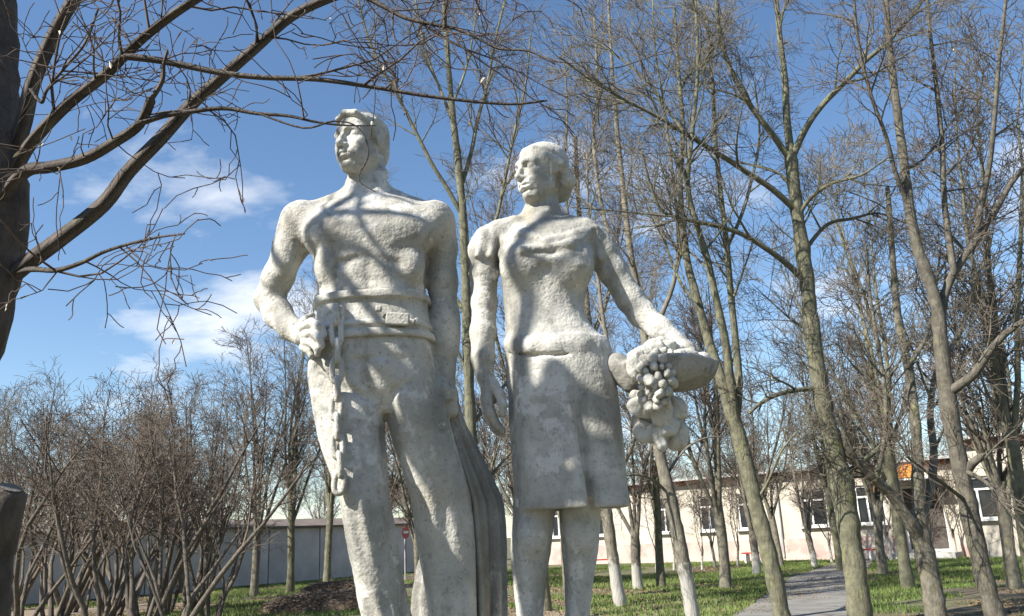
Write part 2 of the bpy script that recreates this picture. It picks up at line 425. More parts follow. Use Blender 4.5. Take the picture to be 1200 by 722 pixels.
def sculpt_head(F, c, H, yaw, pitch, female):
    cy, sy = math.cos(yaw), math.sin(yaw)
    fw = Vector((-sy, -cy, 0)); sd = Vector((cy, -sy, 0)); up = Vector((0, 0, 1))
    q = Matrix.Rotation(pitch, 3, sd); fw = q @ fw; up = q @ up
    Rm = [tuple(sd), tuple(fw), tuple(up)]; c = Vector(c)
    def L(s, f, u): return tuple(c + (sd * s + fw * f + up * u) * H)
    def E(s, f, u, r, k=.03, op='u'): F.ell(L(s, f, u), [x * H for x in r], k * H, op, Rm)
    def C(p, r, k=.03, op='u'): F.chain([(L(*a), b * H) for a, b in zip(p, r)], k * H, op)
    w = .93 if female else 1.0
    E(0, -.07, .13, (.325, .415, .355), .05)
    E(0, .10, -.15, (.245 * w, .27, .335), .10)
    E(0, .20, -.40, (.12 * w, .125, .10), .08)
    for q in (-1, 1):
        C([(q * .215 * w, -.02, -.14), (q * .20 * w, .0, -.28), (q * .09, .22, -.43)], [.075, .075, .06], .08)
        E(q * .165 * w, .215, -.10, (.09, .09, .09), .09)
    C([(-.20, .255, .085), (-.07, .335, .095), (.07, .335, .095), (.20, .255, .085)], [.055] * 4, .05)
    for q in (-1, 1):
        E(q * .135, .375, .015, (.088, .085, .058), .035, 's')
        E(q * .135, .262, .01, (.072, .072, .062), .012)
        C([(q * .215, .255, .01), (q * .135, .318, .045), (q * .06, .30, .015)], [.016, .018, .014], .012)
        C([(q * .205, .258, -.012), (q * .135, .312, -.03), (q * .065, .302, -.008)], [.013] * 3, .012)
    C([(0, .325, .09), (0, .40, -.04), (0, .455, -.135)], [.036, .036, .05], .035)
    for q in (-1, 1): E(q * .052, .385, -.155, (.04, .055, .036), .025)
    for q in (-1, 1): E(q * .125 * w, .20, -.23, (.10, .11, .14), .10)
    E(0, .33, -.27, (.15, .07, .10), .06)
    C([(-.105, .335, -.272), (-.03, .39, -.25), (0, .388, -.255), (.03, .39, -.25), (.105, .335, -.272)], [.012, .026, .024, .026, .012], .018)
    C([(-.09, .335, -.288), (0, .383, -.312), (.09, .335, -.288)], [.012, .030, .012], .018)
    C([(-.11, .352, -.277), (0, .418, -.280), (.11, .352, -.277)], [.009, .012, .009], .012, 's')
    E(0, .37, -.365, (.10, .05, .03), .03, 's')
    E(0, .285, -.425, (.085, .085, .065), .05)
    for q in (-1, 1):
        if female:
            E(q * .315, -.03, -.03, (.035, .07, .105), .02); E(q * .345, -.02, -.03, (.02, .04, .065), .015, 's')
        else:
            E(q * .325, -.05, -.01, (.035, .08, .115), .02); E(q * .36, -.035, .0, (.022, .045, .07), .015, 's')
    if female:
        E(0, -.13, .17, (.345, .40, .345), .015)
        for i in range(7):
            a = (i - 3) / 3.0
            C([(a * .16, .27 - .06 * abs(a), .33), (a * .34, -.02, .34 - .1 * abs(a)), (a * .30, -.30, .12)], [.03, .02, .02], .04)
        C([(-.30, .10, .16), (-.36, -.14, .02), (-.30, -.30, -.22), (0, -.40, -.30), (.30, -.30, -.22), (.36, -.14, .02), (.30, .10, .16)], [.035, .055, .095, .115, .095, .055, .035], .09)
        E(0, -.33, -.20, (.30, .17, .24), .05)
    else:
        E(0, -.11, .165, (.338, .40, .342), .012)
        C([(-.27, .14, .24), (-.17, .27, .335), (0, .32, .37), (.17, .27, .335), (.27, .14, .24)], [.03, .04, .042, .04, .03], .03)
        for i in range(6):
            a = (i - 2.5) / 2.5
            C([(a * .20, .25 - .05 * abs(a), .36 - .05 * abs(a)), (a * .30, .0, .42 - .14 * abs(a)), (a * .30, -.26, .26 - .1 * abs(a))], [.028, .028, .025], .03)
        for q in (-1, 1): C([(q * .31, .08, .16), (q * .315, .02, .0)], [.04, .03], .03)
        E(0, -.31, -.04, (.265, .17, .33), .06)
    return L

# ------------------------------------------------------------------ the man
VOX = .0062
man = empty('man_statue', (P(470, 722, 4.2).x, 4.2, PED))
tag(man, 'tall pale stone statue of a bare-chested man with broken chain and broad belt', 'statue', 'figures on the pedestal')
def build_man():
    F = Field((P(285, 420, 4.2).x, 3.72, PED - .02), (P(605, 420, 4.2).x, 4.72, P(430, 100, 4.2).z + .06), VOX)
    Y = 4.2
    # trunk
    F.loft(rows([(234, 400, 462, 4.23, .11), (242, 378, 492, 4.22, .14), (252, 358, 507, 4.21, .165), (266, 354, 510, 4.20, .19), (284, 358, 507, 4.2, .205), (304, 367, 502, 4.2, .20),
                 (325, 370, 500, 4.2, .185), (345, 373, 500, 4.2, .178), (365, 374, 501, 4.2, .178), (385, 373, 503, 4.2, .185), (405, 369, 506, 4.2, .19), (425, 365, 509, 4.2, .195), (446, 362, 512, 4.2, .195), (462, 366, 514, 4.2, .17)]), .02, e=2.5)
    # chest: pectorals, collar bones, ribs, belly
    for x0, x1 in ((402, 378), (462, 488)):
        F.ell(S(x0, 272, 4.078), (.150, .075, .09), .07)
        F.ell(S(x1, 272, 4.10), (.10, .075, .09), .07)
    F.cone(S(431, 300, 3.995), S(433, 350, 4.01), .010, .008, .035, 's')
    for a, b in (((428, 252), (366, 249)), ((440, 252), (503, 249))):
        F.cone(S(*a, 4.06), S(*b, 4.12), .022, .024, .035)
    for q in (-1, 1):
        x = 433
        for py, w in ((306, 20), (322, 19), (338, 18)):
            F.ell(S(x + q * w, py, 4.048), (.065, .03, .034), .04)
        F.chain([(S(x + q * 12, 301, 3.995), .010), (S(x + q * 38, 309, 4.025), .010), (S(x + q * 58, 335, 4.09), .009)], .03, 's')
        F.ell(S(x + q * 50, 312, 4.08), (.06, .06, .08), .05)
    # neck and head
    limb(F, [(430, 250, 4.235, 27), (429, 226, 4.215, 22.5), (429, 196, 4.20, 22)], .045)
    for a, b in (((412, 215), (425, 248)), ((449, 202), (438, 248))): F.cone(S(*a, 4.155), S(*b, 4.10), .024, .02, .04)
    F.cone(S(442, 232, 4.27), S(500, 252, 4.25), .075, .07, .07); F.cone(S(418, 234, 4.27), S(366, 252, 4.25), .075, .07, .07)
    H = 80 * mpp(P(424, 167, 4.14))
    sculpt_head(F, S(422, 168, 4.145), H, math.radians(31), math.radians(3), False)
    # his right arm, hand on hip
    limb(F, [(352, 263, 4.2, 21), (340, 290, 4.22, 19.5), (326, 325, 4.26, 17.5), (316, 350, 4.29, 17)], .04)
    F.ell(S(352, 264, 4.185), (.10, .115, .13), .06)
    F.ell(S(337, 300, 4.17), (.065, .06, .11), .05)
    limb(F, [(316, 350, 4.29, 17.5), (326, 368, 4.25, 17), (341, 385, 4.17, 14.5), (353, 394, 4.11, 12)], .03)
    F.ell(S(361, 394, 4.085), (.062, .05, .05), .03)
    for pts in ([(355, 384, 4.05, 6.6), (366, 378, 4.0, 6.0), (376, 384, 3.965, 5.6), (379, 392, 3.962, 4.8)],
                [(357, 393, 4.03, 6.4), (367, 390, 3.98, 5.8), (375, 397, 3.955, 5.4), (377, 405, 3.955, 4.6)],
                [(357, 401, 4.03, 6.0), (366, 402, 3.985, 5.4), (372, 409, 3.965, 5.0), (372, 415, 3.97, 4.3)],
                [(355, 407, 4.045, 5.4), (362, 411, 4.005, 4.8), (365, 417, 3.995, 4.2)],
                [(352, 384, 4.12, 6.4), (358, 374, 4.16, 5.4), (366, 370, 4.2, 4.6)]):
        limb(F, pts, .004)
    # his left arm hanging, fist in the drapery
    limb(F, [(512, 263, 4.22, 19), (517, 290, 4.25, 18.5), (519, 330, 4.28, 17.5), (520, 368, 4.29, 16.5), (521, 410, 4.27, 15.5), (522, 440, 4.26, 12.5)], .035)
    F.ell(S(511, 262, 4.19), (.095, .115, .12), .06)
    F.ell(S(519, 385, 4.27), (.085, .08, .13), .05)
    F.ell(S(523, 462, 4.26), (.055, .075, .085), .03)
    for i in range(4):
        limb(F, [(512, 456 + i * 8, 4.20, 6.2), (521, 457 + i * 8, 4.165, 6.2), (531, 459 + i * 8, 4.19, 5.8)], .008)
    limb(F, [(516, 448, 4.19, 7), (521, 456, 4.15, 6.5), (524, 466, 4.145, 5.6)], .008)
    # trousers
    wr = lambda a, z: .007 * np.sin(9 * a + 7 * z) * np.sin(5 + 13 * z) + .009 * np.sin(3 * a + 4 * z + .5)
    F.loft(rows([(425, 364, 440, 4.185, .18), (446, 362, 445, 4.17, .19), (476, 366, 450, 4.15, .185), (516, 375, 449, 4.12, .175), (550, 386, 451, 4.09, .165), (587, 397, 455, 4.07, .155), (620, 403, 461, 4.08, .145),
                 (659, 409, 467, 4.10, .14), (700, 419, 475, 4.12, .14), (722, 425, 480, 4.13, .14), (780, 436, 496, 4.14, .145), (812, 436, 500, 4.13, .16)]), .03, e=2.2, folds=wr)
    wl = lambda a, z: .006 * np.sin(8 * a - 6 * z) * np.sin(2 + 11 * z) + .010 * np.sin(3 * a - 5 * z)
    F.loft(rows([(425, 440, 511, 4.215, .17), (446, 446, 514, 4.21, .18), (473, 449, 521, 4.205, .185), (498, 453, 529, 4.21, .18), (520, 458, 534, 4.22, .175), (574, 477, 548, 4.25, .165), (587, 481, 550, 4.26, .16),
                 (650, 491, 558, 4.30, .155), (703, 502, 562, 4.33, .155), (722, 505, 563, 4.34, .155), (780, 512, 570, 4.36, .155), (812, 512, 575, 4.35, .165)]), .03, e=2.2, folds=wl)
    F.cone(S(448, 430, 4.02), S(450, 470, 4.08), .03, .04, .06)
    F.chain([(S(478, 447, 4.01), .012), (S(462, 458, 4.02), .012), (S(452, 476, 4.04), .014)], .03, 's')
    F.chain([(S(372, 430, 4.03), .010), (S(400, 452, 3.985), .012), (S(440, 470, 4.02), .012)], .03, 's')
    # shirt hem folded below the belt
    F.loft(rows([(403, 368, 507, 4.195, .198), (414, 366, 509, 4.195, .204), (422, 365, 510, 4.195, .204), (428, 365, 511, 4.195, .198)]), .012, e=2.5)
    # boots
    for x, Yb, dx in ((468, 4.06, -.04), (545, 4.30, .05)):
        c = P(x, 800, Yb); F.cone((c.x, Yb + .06, PED + .07), (c.x + dx, Yb - .22, PED + .055), .10, .075, .05)
    F.D = np.maximum(F.D, PED - F.ax[2][None, None, :])
    F.noise(.0020, .12, 1); F.noise(.0010, .035, 2); F.noise(.0016, .0135, 3)
    o = link('figure', F.mesh('figure', M['plaster'], man.location), man)
    # drapery hanging from the left hand to the ground behind the leg
    F = Field((P(470, 600, 4.4).x, 4.1, PED - .02), (P(604, 600, 4.4).x, 4.75, P(520, 440, 4.35).z), .007)
    fold = lambda a, z: (.024 * np.sin(7.0 * a + 1.2 * np.sin(3 * z)) + .010 * np.sin(13 * a + 2)) * (1.25 - z) + .005 * np.sin(17 * a)
    F.loft(rows([(456, 514, 534, 4.30, .06), (480, 513, 538, 4.31, .085), (505, 514, 548, 4.33, .11), (534, 517, 562, 4.36, .13), (565, 523, 578, 4.39, .15), (590, 528, 588, 4.41, .155), (620, 532, 590, 4.42, .16), (660, 537, 590, 4.43, .16),
                 (722, 540, 589, 4.44, .165), (815, 542, 594, 4.45, .18)]), .02, e=2.0, folds=fold)
    F.loft(rows([(640, 497, 540, 4.53, .07), (660, 490, 545, 4.54, .08), (690, 484, 545, 4.55, .09), (722, 480, 550, 4.55, .1), (808, 476, 560, 4.55, .12)]), .03, e=2.0, folds=lambda a, z: .012 * np.sin(9 * a))
    F.D = np.maximum(F.D, PED - F.ax[2][None, None, :])
    F.noise(.004, .09, 5); F.noise(.0022, .03, 6)
    link('drapery', F.mesh('drapery', M['plaster_grey_shaded'], man.location), man)
    # belt
    F = Field((P(365, 380, 4.2).x, 3.9, P(440, 425, 4.2).z), (P(512, 380, 4.2).x, 4.5, P(440, 338, 4.2).z), .0055)
    def band(y0, y1, g, k=.004):
        def at(y): return np.interp(y, [345, 365, 385, 405, 425], [373, 374, 373, 369, 365]) - g / .0045 * .9, np.interp(y, [345, 365, 385, 405, 425], [500, 501, 503, 506, 509]) + g / .0045 * .9
        F.loft([row(y, *at(y), 4.2, float(np.interp(y, [345, 365, 385, 405, 425], [.178, .178, .185, .19, .195])) + g) for y in np.linspace(y0, y1, 5)], k, e=2.5, capr=.01)
    band(353, 404, .016); band(352, 361, .036); band(386, 392, .030); band(397, 405, .038)
    F.noise(.0022, .06, 8); F.noise(.0014, .02, 9)
    b = link('belt', F.mesh('belt', M['plaster'], man.location), man)
    o0 = man.location
    def bit(name, x, y, Yp, size, tilt):
        mb = MB(); p = P(x, y, Yp) - o0; mb.box(p, size, rz=math.radians(tilt[0]), ry=math.radians(tilt[1])); mb.build(name, M['plaster'], b, bevel=.008)
    bit('buckle_plate', 466, 374, 3.988, (.115, .03, .062), (6, 4))
    bit('rivet', 488, 377, 4.02, (.024, .04, .034), (25, 4))
    bit('belt_loop', 444, 362, 3.972, (.03, .034, .03), (0, 3))
    bit('belt_loop', 400, 377, 3.99, (.024, .04, .16), (-8, 0))
    # chain hanging from the belt: long flat links, alternately edge-on
    pts = [(394, 362, 4.005), (395, 380, 3.992), (396, 402, 3.978), (396, 424, 3.972), (396, 446, 3.962), (396, 467, 3.955), (395, 489, 3.945), (396, 512, 3.935), (398, 534, 3.925), (400, 556, 3.918), (398, 576, 3.912)]
    ch = empty('chain'); ch.parent = man
    for i in range(len(pts) - 1):
        a = P(*pts[i]) - o0; c2 = P(*pts[i + 1]) - o0; a.y -= .022; c2.y -= .022; d = c2 - a; L = d.length; d.normalize()
        side = Vector((1, 0, 0)) if i % 2 else Vector((.35, -.94, 0))
        side = (side - d * side.dot(d)).normalized(); mid = (a + c2) / 2
        n = 16; ring = []
        for j in range(n):
            t = j * 2 * math.pi / n; cx, sx_ = math.cos(t), math.sin(t)
            ring.append(mid + d * (math.copysign(abs(sx_) ** .7, sx_) * L * .62) + side * (math.copysign(abs(cx) ** .8, cx) * .022))
        ring += [ring[0], ring[1]]
        V, Fq = tubes([(ring, [.0145] * len(ring))]); link('link', mesh_np('link', V, Fq, M['plaster']), ch)
build_man()

# ------------------------------------------------------------------ the woman
WY = 4.2
woman = empty('woman_statue', (P(655, 722, WY).x, WY, PED))
tag(woman, 'pale stone statue of a woman in a knee-length skirt carrying a fruit basket', 'statue', 'figures on the pedestal')
def build_woman():
    F = Field((P(538, 420, WY).x, WY - .5, PED - .02), (P(830, 420, WY).x, WY + .5, P(635, 140, WY).z + .06), VOX)
    y = WY
    # blouse
    F.loft(rows([(262, 612, 662, y + .03, .10), (268, 596, 684, y + .02, .13), (276, 584, 698, y + .01, .155), (290, 582, 699, y, .175), (312, 584, 697, y, .185), (330, 587, 692, y, .175), (350, 588, 687, y, .165), (368, 590, 686, y, .165),
                 (384, 590, 693, y, .175), (396, 590, 704, y, .19), (408, 590, 715, y, .20), (420, 590, 719, y, .21)]), .02, e=2.3)
    for x in (612, 672):
        F.ell(S(x, 311, y - .118), (.098, .09, .095), .08)
    # blouse folds: cloth swags between the breasts, gathers at the waist
    for pts in ([(588, 297), (612, 293), (640, 290), (668, 285), (690, 276)], [(600, 301), (630, 305), (655, 306), (690, 294)]):
        F.chain([(S(a, b, y - .012 - max(.175 * math.sqrt(max(0, 1 - ((a - 641) / 58) ** 2)), .198 * math.exp(-((a - 612) / 20) ** 2), .198 * math.exp(-((a - 672) / 20) ** 2))), .013) for a, b in pts], .035)
    F.chain([(S(592, 282, y - .09), .016), (S(612, 274, y - .135), .018), (S(640, 283, y - .185), .017), (S(672, 276, y - .15), .018), (S(693, 268, y - .10), .016)], .025)
    # collar / sleeves
    F.chain([(S(603, 264, y - .02), .05), (S(585, 272, y - .03), .055), (S(572, 280, y - .02), .06)], .04)
    F.chain([(S(668, 264, y - .02), .05), (S(686, 270, y - .03), .055), (S(698, 278, y - .02), .06)], .04)
    F.cone(S(573, 283, y), S(566, 296, y - .005), .085, .088, .02)
    for x, px2 in ((560, 556), (572, 571), (583, 586)): F.cone(S(x + 8, 272, y - .07), S(px2 + 4, 299, y - .085), .016, .015, .015)
    F.cone(S(696, 282, y), S(706, 297, y + .01), .08, .084, .02)
    F.cone(S(698, 268, y - .085), S(704, 302, y - .07), .018, .016, .015)
    # her right arm hanging at her side
    limb(F, [(569, 288, y, 16), (567, 320, y + .0, 16.5), (567, 355, y + .01, 15.5), (566, 390, y + .0, 15.5), (566, 420, y - .03, 13.8), (568, 442, y - .05, 11)], .025)
    F.ell(S(574, 458, y - .055), (.048, .055, .075), .03)
    for k, pts in enumerate(([(571, 466, y - .10, 6.4), (575, 484, y - .105, 5.8), (584, 500, y - .09, 5.0), (589, 505, y - .08, 4.4)],
                [(568, 468, y - .07, 6.4), (572, 487, y - .075, 5.8), (581, 503, y - .06, 5.0), (588, 509, y - .05, 4.4)],
                [(568, 468, y - .035, 6.2), (572, 487, y - .04, 5.6), (580, 501, y - .03, 4.8), (586, 507, y - .02, 4.2)],
                [(568, 466, y - .005, 5.6), (573, 482, y - .01, 5.0), (580, 494, y, 4.4)],
                [(578, 449, y - .10, 6.6), (586, 462, y - .125, 5.8), (589, 475, y - .13, 5.4), (589, 485, y - .125, 4.6)])):
        limb(F, pts, .008)
    # her left arm reaching down round the basket
    limb(F, [(704, 289, y, 17.5), (718, 317, y + .01, 17.5), (738, 350, y + .01, 16.5), (752, 368, y, 16), (774, 386, y - .06, 14), (797, 404, y - .11, 11.5)], .03)
    F.ell(S(803, 409, y - .14), (.055, .05, .04), .025)
    for i in range(4):
        a = i * .03
        limb(F, [(803 + i * 4, 409 + i, y - .15 - .0 * a, 5.6), (811 + i * 4, 412 + i * 1.5, y - .18 + a, 5.2), (816 + i * 4, 421 + i, y - .19 + a, 4.6)], .008)
    limb(F, [(797, 410, y - .16, 6), (793, 415, y - .21, 5.4), (788, 420, y - .235, 4.8)], .008)
    # neck and head
    limb(F, [(637, 268, y + .03, 23), (635, 250, y + .02, 19), (636, 220, y + .01, 19)], .05)
    F.cone(S(650, 258, y + .06), S(690, 274, y + .04), .05, .055, .05); F.cone(S(624, 258, y + .06), S(588, 274, y + .04), .05, .055, .05)
    F.cone(S(646, 240, y - .03), S(630, 268, y - .115), .026, .02, .03)
    H = 74 * mpp(P(637, 201, y))
    sculpt_head(F, S(633, 202, y - .03), H, math.radians(54), math.radians(4), True)
    # skirt: broad folds
    def fold(a, z):
        s = np.clip(1.0 - z, 0, 1)
        g = lambda c, w: np.exp(-((a - c) / w) ** 2)
        return s * (-.085 * np.clip(1 - 1.1 * z, 0, 1) * g(.30 - .25 * z, .075) + .02 * g(.17 - .25 * z, .09) + .045 * g(.80, .30) + .036 * g(.02, .20) - .018 * g(-.55, .12) + .012 * g(-.85, .2) - .022 * g(1.30, .10)) + .0025 * np.sin(9 * a + 5 * z)
    F.loft(rows([(402, 591, 712, y, .205), (412, 590, 719, y, .215), (430, 591, 722, y, .222), (460, 593, 726, y, .225), (500, 595, 731, y, .232), (550, 599, 735, y, .24), (580, 602, 737, y, .246), (597, 604, 738, y, .25)]), .012, e=2.25, folds=fold, capr=.012)
    # waistband lump of gathered cloth
    F.chain([(S(596, 402, y - .08), .02), (S(622, 406, y - .175), .026), (S(650, 405, y - .19), .026), (S(680, 403, y - .175), .024), (S(706, 402, y - .08), .02)], .05)
    F.chain([(S(598, 414, y - .10), .004), (S(620, 416, y - .19), .005), (S(650, 416, y - .222), .006), (S(685, 414, y - .19), .005)], .02, 's')
    # under-side of the skirt is hollow
    F.loft(rows([(585, 612, 728, y, .215), (599, 611, 731, y, .225), (606, 611, 732, y, .225)]), .01, 's', e=2.25, capr=.01)
    # legs
    F.loft(rows([(540, 606, 662, y + .0, .14), (601, 600, 651, y, .135), (625, 598, 649, y - .01, .13), (650, 597, 646, y + .0, .125), (680, 600, 641, y + .02, .12), (722, 605, 637, y + .03, .1), (770, 610, 636, y + .03, .085), (800, 610, 638, y + .03, .085)]), .03, e=2.1)
    F.loft(rows([(540, 655, 712, y + .0, .14), (592, 655, 705, y, .135), (620, 656, 704, y, .13), (650, 658, 701, y + .01, .125), (680, 661, 696, y + .03, .12), (722, 662, 691, y + .04, .1), (770, 664, 690, y + .04, .085), (800, 664, 692, y + .04, .085)]), .03, e=2.1)
    F.ell(S(623, 628, y - .11), (.06, .04, .07), .05); F.ell(S(680, 626, y - .11), (.06, .04, .07), .05)
    for x, dx in ((621, -.03), (677, .04)):
        c = P(x, 790, y); F.cone((c.x, y + .05, PED + .05), (c.x + dx, y - .24, PED + .04), .075, .055, .05)
    F.D = np.maximum(F.D, PED - F.ax[2][None, None, :])
    F.noise(.0019, .12, 11); F.noise(.0010, .035, 12); F.noise(.0015, .0135, 13)
    link('figure', F.mesh('figure', M['plaster'], woman.location), woman)
    # basket: shallow oval dish, rolled rim, held on the hip
    o0 = woman.location; by = y - .20
    F = Field((P(712, 420, by).x, by - .36, P(780, 480, by).z - .02), (P(850, 420, by).x, by + .36, P(780, 385, by).z), .006)
    c = P(787, 430, by); ax = math.radians(-4)
    Rb = [(math.cos(ax), 0, math.sin(ax)), (0, 1, 0), (-math.sin(ax), 0, math.cos(ax))]
    F.ell(c, (.215, .19, .120), .01, 'u', Rb)
    F.ell((c.x, c.y, c.z + .05), (.195, .172, .112), .01, 's', Rb)
    X, Yg, Z = F.ax[0][:, None, None], F.ax[1][None, :, None], F.ax[2][None, None, :]
    F.D = np.maximum(F.D, (Z - c.z - .018) + (X - c.x) * .07)
    ring = []
    for j in range(25):
        t = j * 2 * math.pi / 24; ring.append(((c.x + .207 * math.cos(t), c.y + .182 * math.sin(t), c.z + .014 - .207 * math.cos(t) * .07), .014 + .004 * math.sin(12 * t)))
    F.chain(ring, .008)
    F.cone((c.x - .25, c.y + .1, c.z + .03), (c.x - .19, c.y + .08, c.z - .05), .07, .055, .04)   # cloth between basket and hip
    F.noise(.003, .05, 15); F.noise(.002, .02, 16)
    bk = link('basket', F.mesh('basket', M['plaster_grey_shaded'], o0), woman)
    # leaves and fruit lumps: sculpted pieces on the basket
    rng = random.Random(4)
    def lump(name, pos, r, rot, parent, seed):
        F2 = Field((-r[0] * 1.5, -r[1] * 1.8, -r[2] * 1.5), (r[0] * 1.5, r[1] * 1.8, r[2] * 1.5), .006)
        F2.ell((0, 0, 0), r, 0)
        for j in range(5):
            a = j * 1.257 + seed; F2.ell((r[0] * .6 * math.cos(a), -r[1] * .2, r[2] * .6 * math.sin(a)), (r[0] * .45, r[1] * .7, r[2] * .45), .012)
        F2.cone((0, -r[1] * 1.05, r[2]), (0, -r[1] * 1.0, -r[2]), .006, .005, .012, 's')
        F2.noise(.004, .03, seed)
        o = link(name, F2.mesh(name, M['plaster'], (0, 0, 0)), parent, tuple(P(*pos) - o0)); o.rotation_euler = rot; return o
    for i, (x, yy, dy, r, rot) in enumerate(((752, 478, -.245, (.07, .03, .05), (0, .3, .2)), (775, 483, -.26, (.055, .032, .075), (.1, -.1, 0)), (792, 478, -.235, (.045, .03, .06), (0, -.6, -.2)),
            (755, 506, -.22, (.055, .03, .055), (0, .5, .2)), (784, 500, -.245, (.05, .034, .045), (0, -.8, 0)), (772, 512, -.235, (.03, .03, .07), (0, -.25, 0)), (792, 508, -.16, (.06, .06, .08), (0, 0, 0)), (768, 495, -.17, (.11, .06, .10), (0, 0, 0)), (745, 470, -.2, (.035, .03, .05), (0, .2, 0)))):
        lump('vine_leaf', (x, yy, y + dy), r, rot, bk, i + 3)
    for i, (x, yy, dy, r, rot) in enumerate(((748, 428, -.30, (.055, .03, .075), (0, .12, .1)), (752, 414, -.28, (.075, .04, .03), (0, -.25, 0)), (800, 416, -.27, (.07, .045, .024), (0, -.1, .3)), (815, 421, -.22, (.065, .05, .024), (0, -.2, -.2)), (790, 411, -.2, (.05, .04, .035), (0, .2, 0)), (775, 407, -.22, (.07, .06, .045), (0, 0, 0)))):
        lump('leaf', (x, yy, y + dy), r, rot, bk, i + 23)
    # grapes: a bunch spilling over the rim
    bunch = empty('grape_bunch'); bunch.parent = woman
    gms = []
    for q, rr in enumerate(((.0235, .0215, .026), (.019, .021, .021), (.026, .022, .0225))):
        F2 = Field((-.045, -.045, -.045), (.045, .045, .045), .0055); F2.ell((0, 0, 0), rr, 0); F2.noise(.0055, .018, 3 + q); gms.append(F2.mesh('grape', M['plaster']))
    spots = []
    for tries in range(4000):
        yy = rng.uniform(409, 476); t = (yy - 409) / 67
        xc = 772 - 4 * t; hw = 8 + 12 * math.sin(math.pi * min(1, t * .75 + .12))
        x = rng.uniform(xc - hw, xc + hw); bul = math.sqrt(max(0, 1 - ((x - xc) / hw) ** 2))
        p = P(x, yy, y - .27 - .075 * bul - .06 * math.sin(math.pi * t)) - o0
        if all((p - q).length > .033 for q in spots): spots.append(p)
        if len(spots) > 95: break
    for p in spots:
        g = link('grape', gms[rng.randrange(3)], bunch, p); s = rng.uniform(.62, 1.18); g.scale = (s, s, s * rng.uniform(.95, 1.2)); g.rotation_euler = (rng.uniform(-.6, .6), rng.uniform(-.8, .8), rng.uniform(0, 6))
    F2 = Field((-.2, -.12, -.25), (.2, .12, .25), .008); F2.ell((0, 0, .03), (.085, .062, .16), 0); F2.noise(.010, .03, 8)
    link('bunch_core', F2.mesh('bunch_core', M['plaster'], (0, 0, 0)), bunch, tuple(P(769, 443, y - .27) - o0))
build_woman()

# ------------------------------------------------------------------ pedestal
pd = empty('pedestal', (P(560, 760, 4.4).x, 4.4, 0))
tag(pd, 'low rendered concrete pedestal under the two stone figures', 'pedestal')
MB().box((0, 0, .06), (3.3, 1.9, .16)).build('base_step', M['plaster_grey_shaded'], pd, bevel=.02)
MB().box((0, 0, .495), (2.7, 1.3, .71)).build('block', M['plaster_grey_shaded'], pd, bevel=.02)
MB().box((0, 0, .90), (2.86, 1.46, .10)).build('cap_slab', M['plaster_grey_shaded'], pd, bevel=.015)

# ------------------------------------------------------------------ ground
rngG = random.Random(77)
M['ground'] = material('trodden_earth', (.105, .082, .055), (.17, .135, .09), .55, .98, .8, 9, lo=.3, hi=.7, bdist=.05)
overlay(M['ground'], (.085, .115, .03), .16, .42, .60, amount=.7, detail=7)
overlay(M['ground'], (.16, .115, .068), 2.6, .57, .70, amount=.7)
overlay(M['ground'], (.045, .095, .015), 3.5, .56, .72, amount=.6)
def mound(x, y): return 0.0
nx, ny = 150, 130
xs = np.concatenate([-np.geomspace(900, 30, 22)[:-1], np.linspace(-30, 40, nx - 44), np.geomspace(40, 900, 23)[1:]])
ys = np.concatenate([-np.geomspace(300, 6, 12)[:-1], np.linspace(-6, 60, ny - 34), np.geomspace(60, 1800, 24)[1:]])
V = np.array([[x, y, mound(x, y) if -30 < x < 40 and 7 < y < 60 else 0] for y in ys for x in xs], np.float32)
i, j = np.meshgrid(np.arange(len(ys) - 1), np.arange(len(xs) - 1), indexing='ij'); n = len(xs); a = (i * n + j).ravel()
g = link('ground', mesh_np('ground', V, np.stack([a, a + 1, a + n + 1, a + n], 1), M['ground'])); g['kind'] = 'structure'

# paths: sheets just over the ground
M['asphalt'] = material('worn_asphalt', (.15, .145, .135), (.22, .215, .20), 1.4, .95, .5, 60)
overlay(M['asphalt'], (.09, .075, .05), 2.0, .55, .72, amount=.7)
M['dirt'] = material('pale_dirt', (.17, .135, .095), (.24, .195, .14), 1.1, 1, .6, 25)
def strip(name, left, right, mat, lift):
    L = smooth_path([Vector(p) for p in left], [0] * len(left), 6)[0]; R = smooth_path([Vector(p) for p in right], [0] * len(right), 6)[0]
    mb = MB(); K = 7
    rowsv = []
    for a, b in zip(L, R):
        w = .07 * math.sin(a.x * 1.3) + .05 * math.sin(a.y * 1.1)
        rowsv.append([Vector((p.x, p.y, mound(p.x, p.y) + lift)) for p in [a.lerp(b, t / K) + (b - a).normalized() * (w if t in (0, K) else 0) for t in range(K + 1)]])
    for q in range(len(rowsv) - 1):
        for t in range(K): mb.poly([rowsv[q][t], rowsv[q][t + 1], rowsv[q + 1][t + 1], rowsv[q + 1][t]])
    o = mb.build(name, mat); o['kind'] = 'structure'; return o
def gp(*pts): return [G(*p) for p in pts]
strip('path', gp((838, 745), (868, 718), (905, 692), (940, 673), (972, 662), (996, 655)), gp((1008, 745), (1006, 718), (1008, 692), (1014, 673), (1020, 662), (1028, 655)), M['asphalt'], .012)
strip('dirt_path', gp((-60, 716), (120, 708), (260, 699), (420, 686), (480, 681)), gp((-60, 728), (120, 718), (260, 706), (420, 691), (480, 685)), M['dirt'], .008)
strip('dirt_path', gp((610, 712), (700, 711), (790, 701), (860, 694)), gp((610, 735), (700, 731), (790, 722), (860, 716)), M['dirt'], .004)

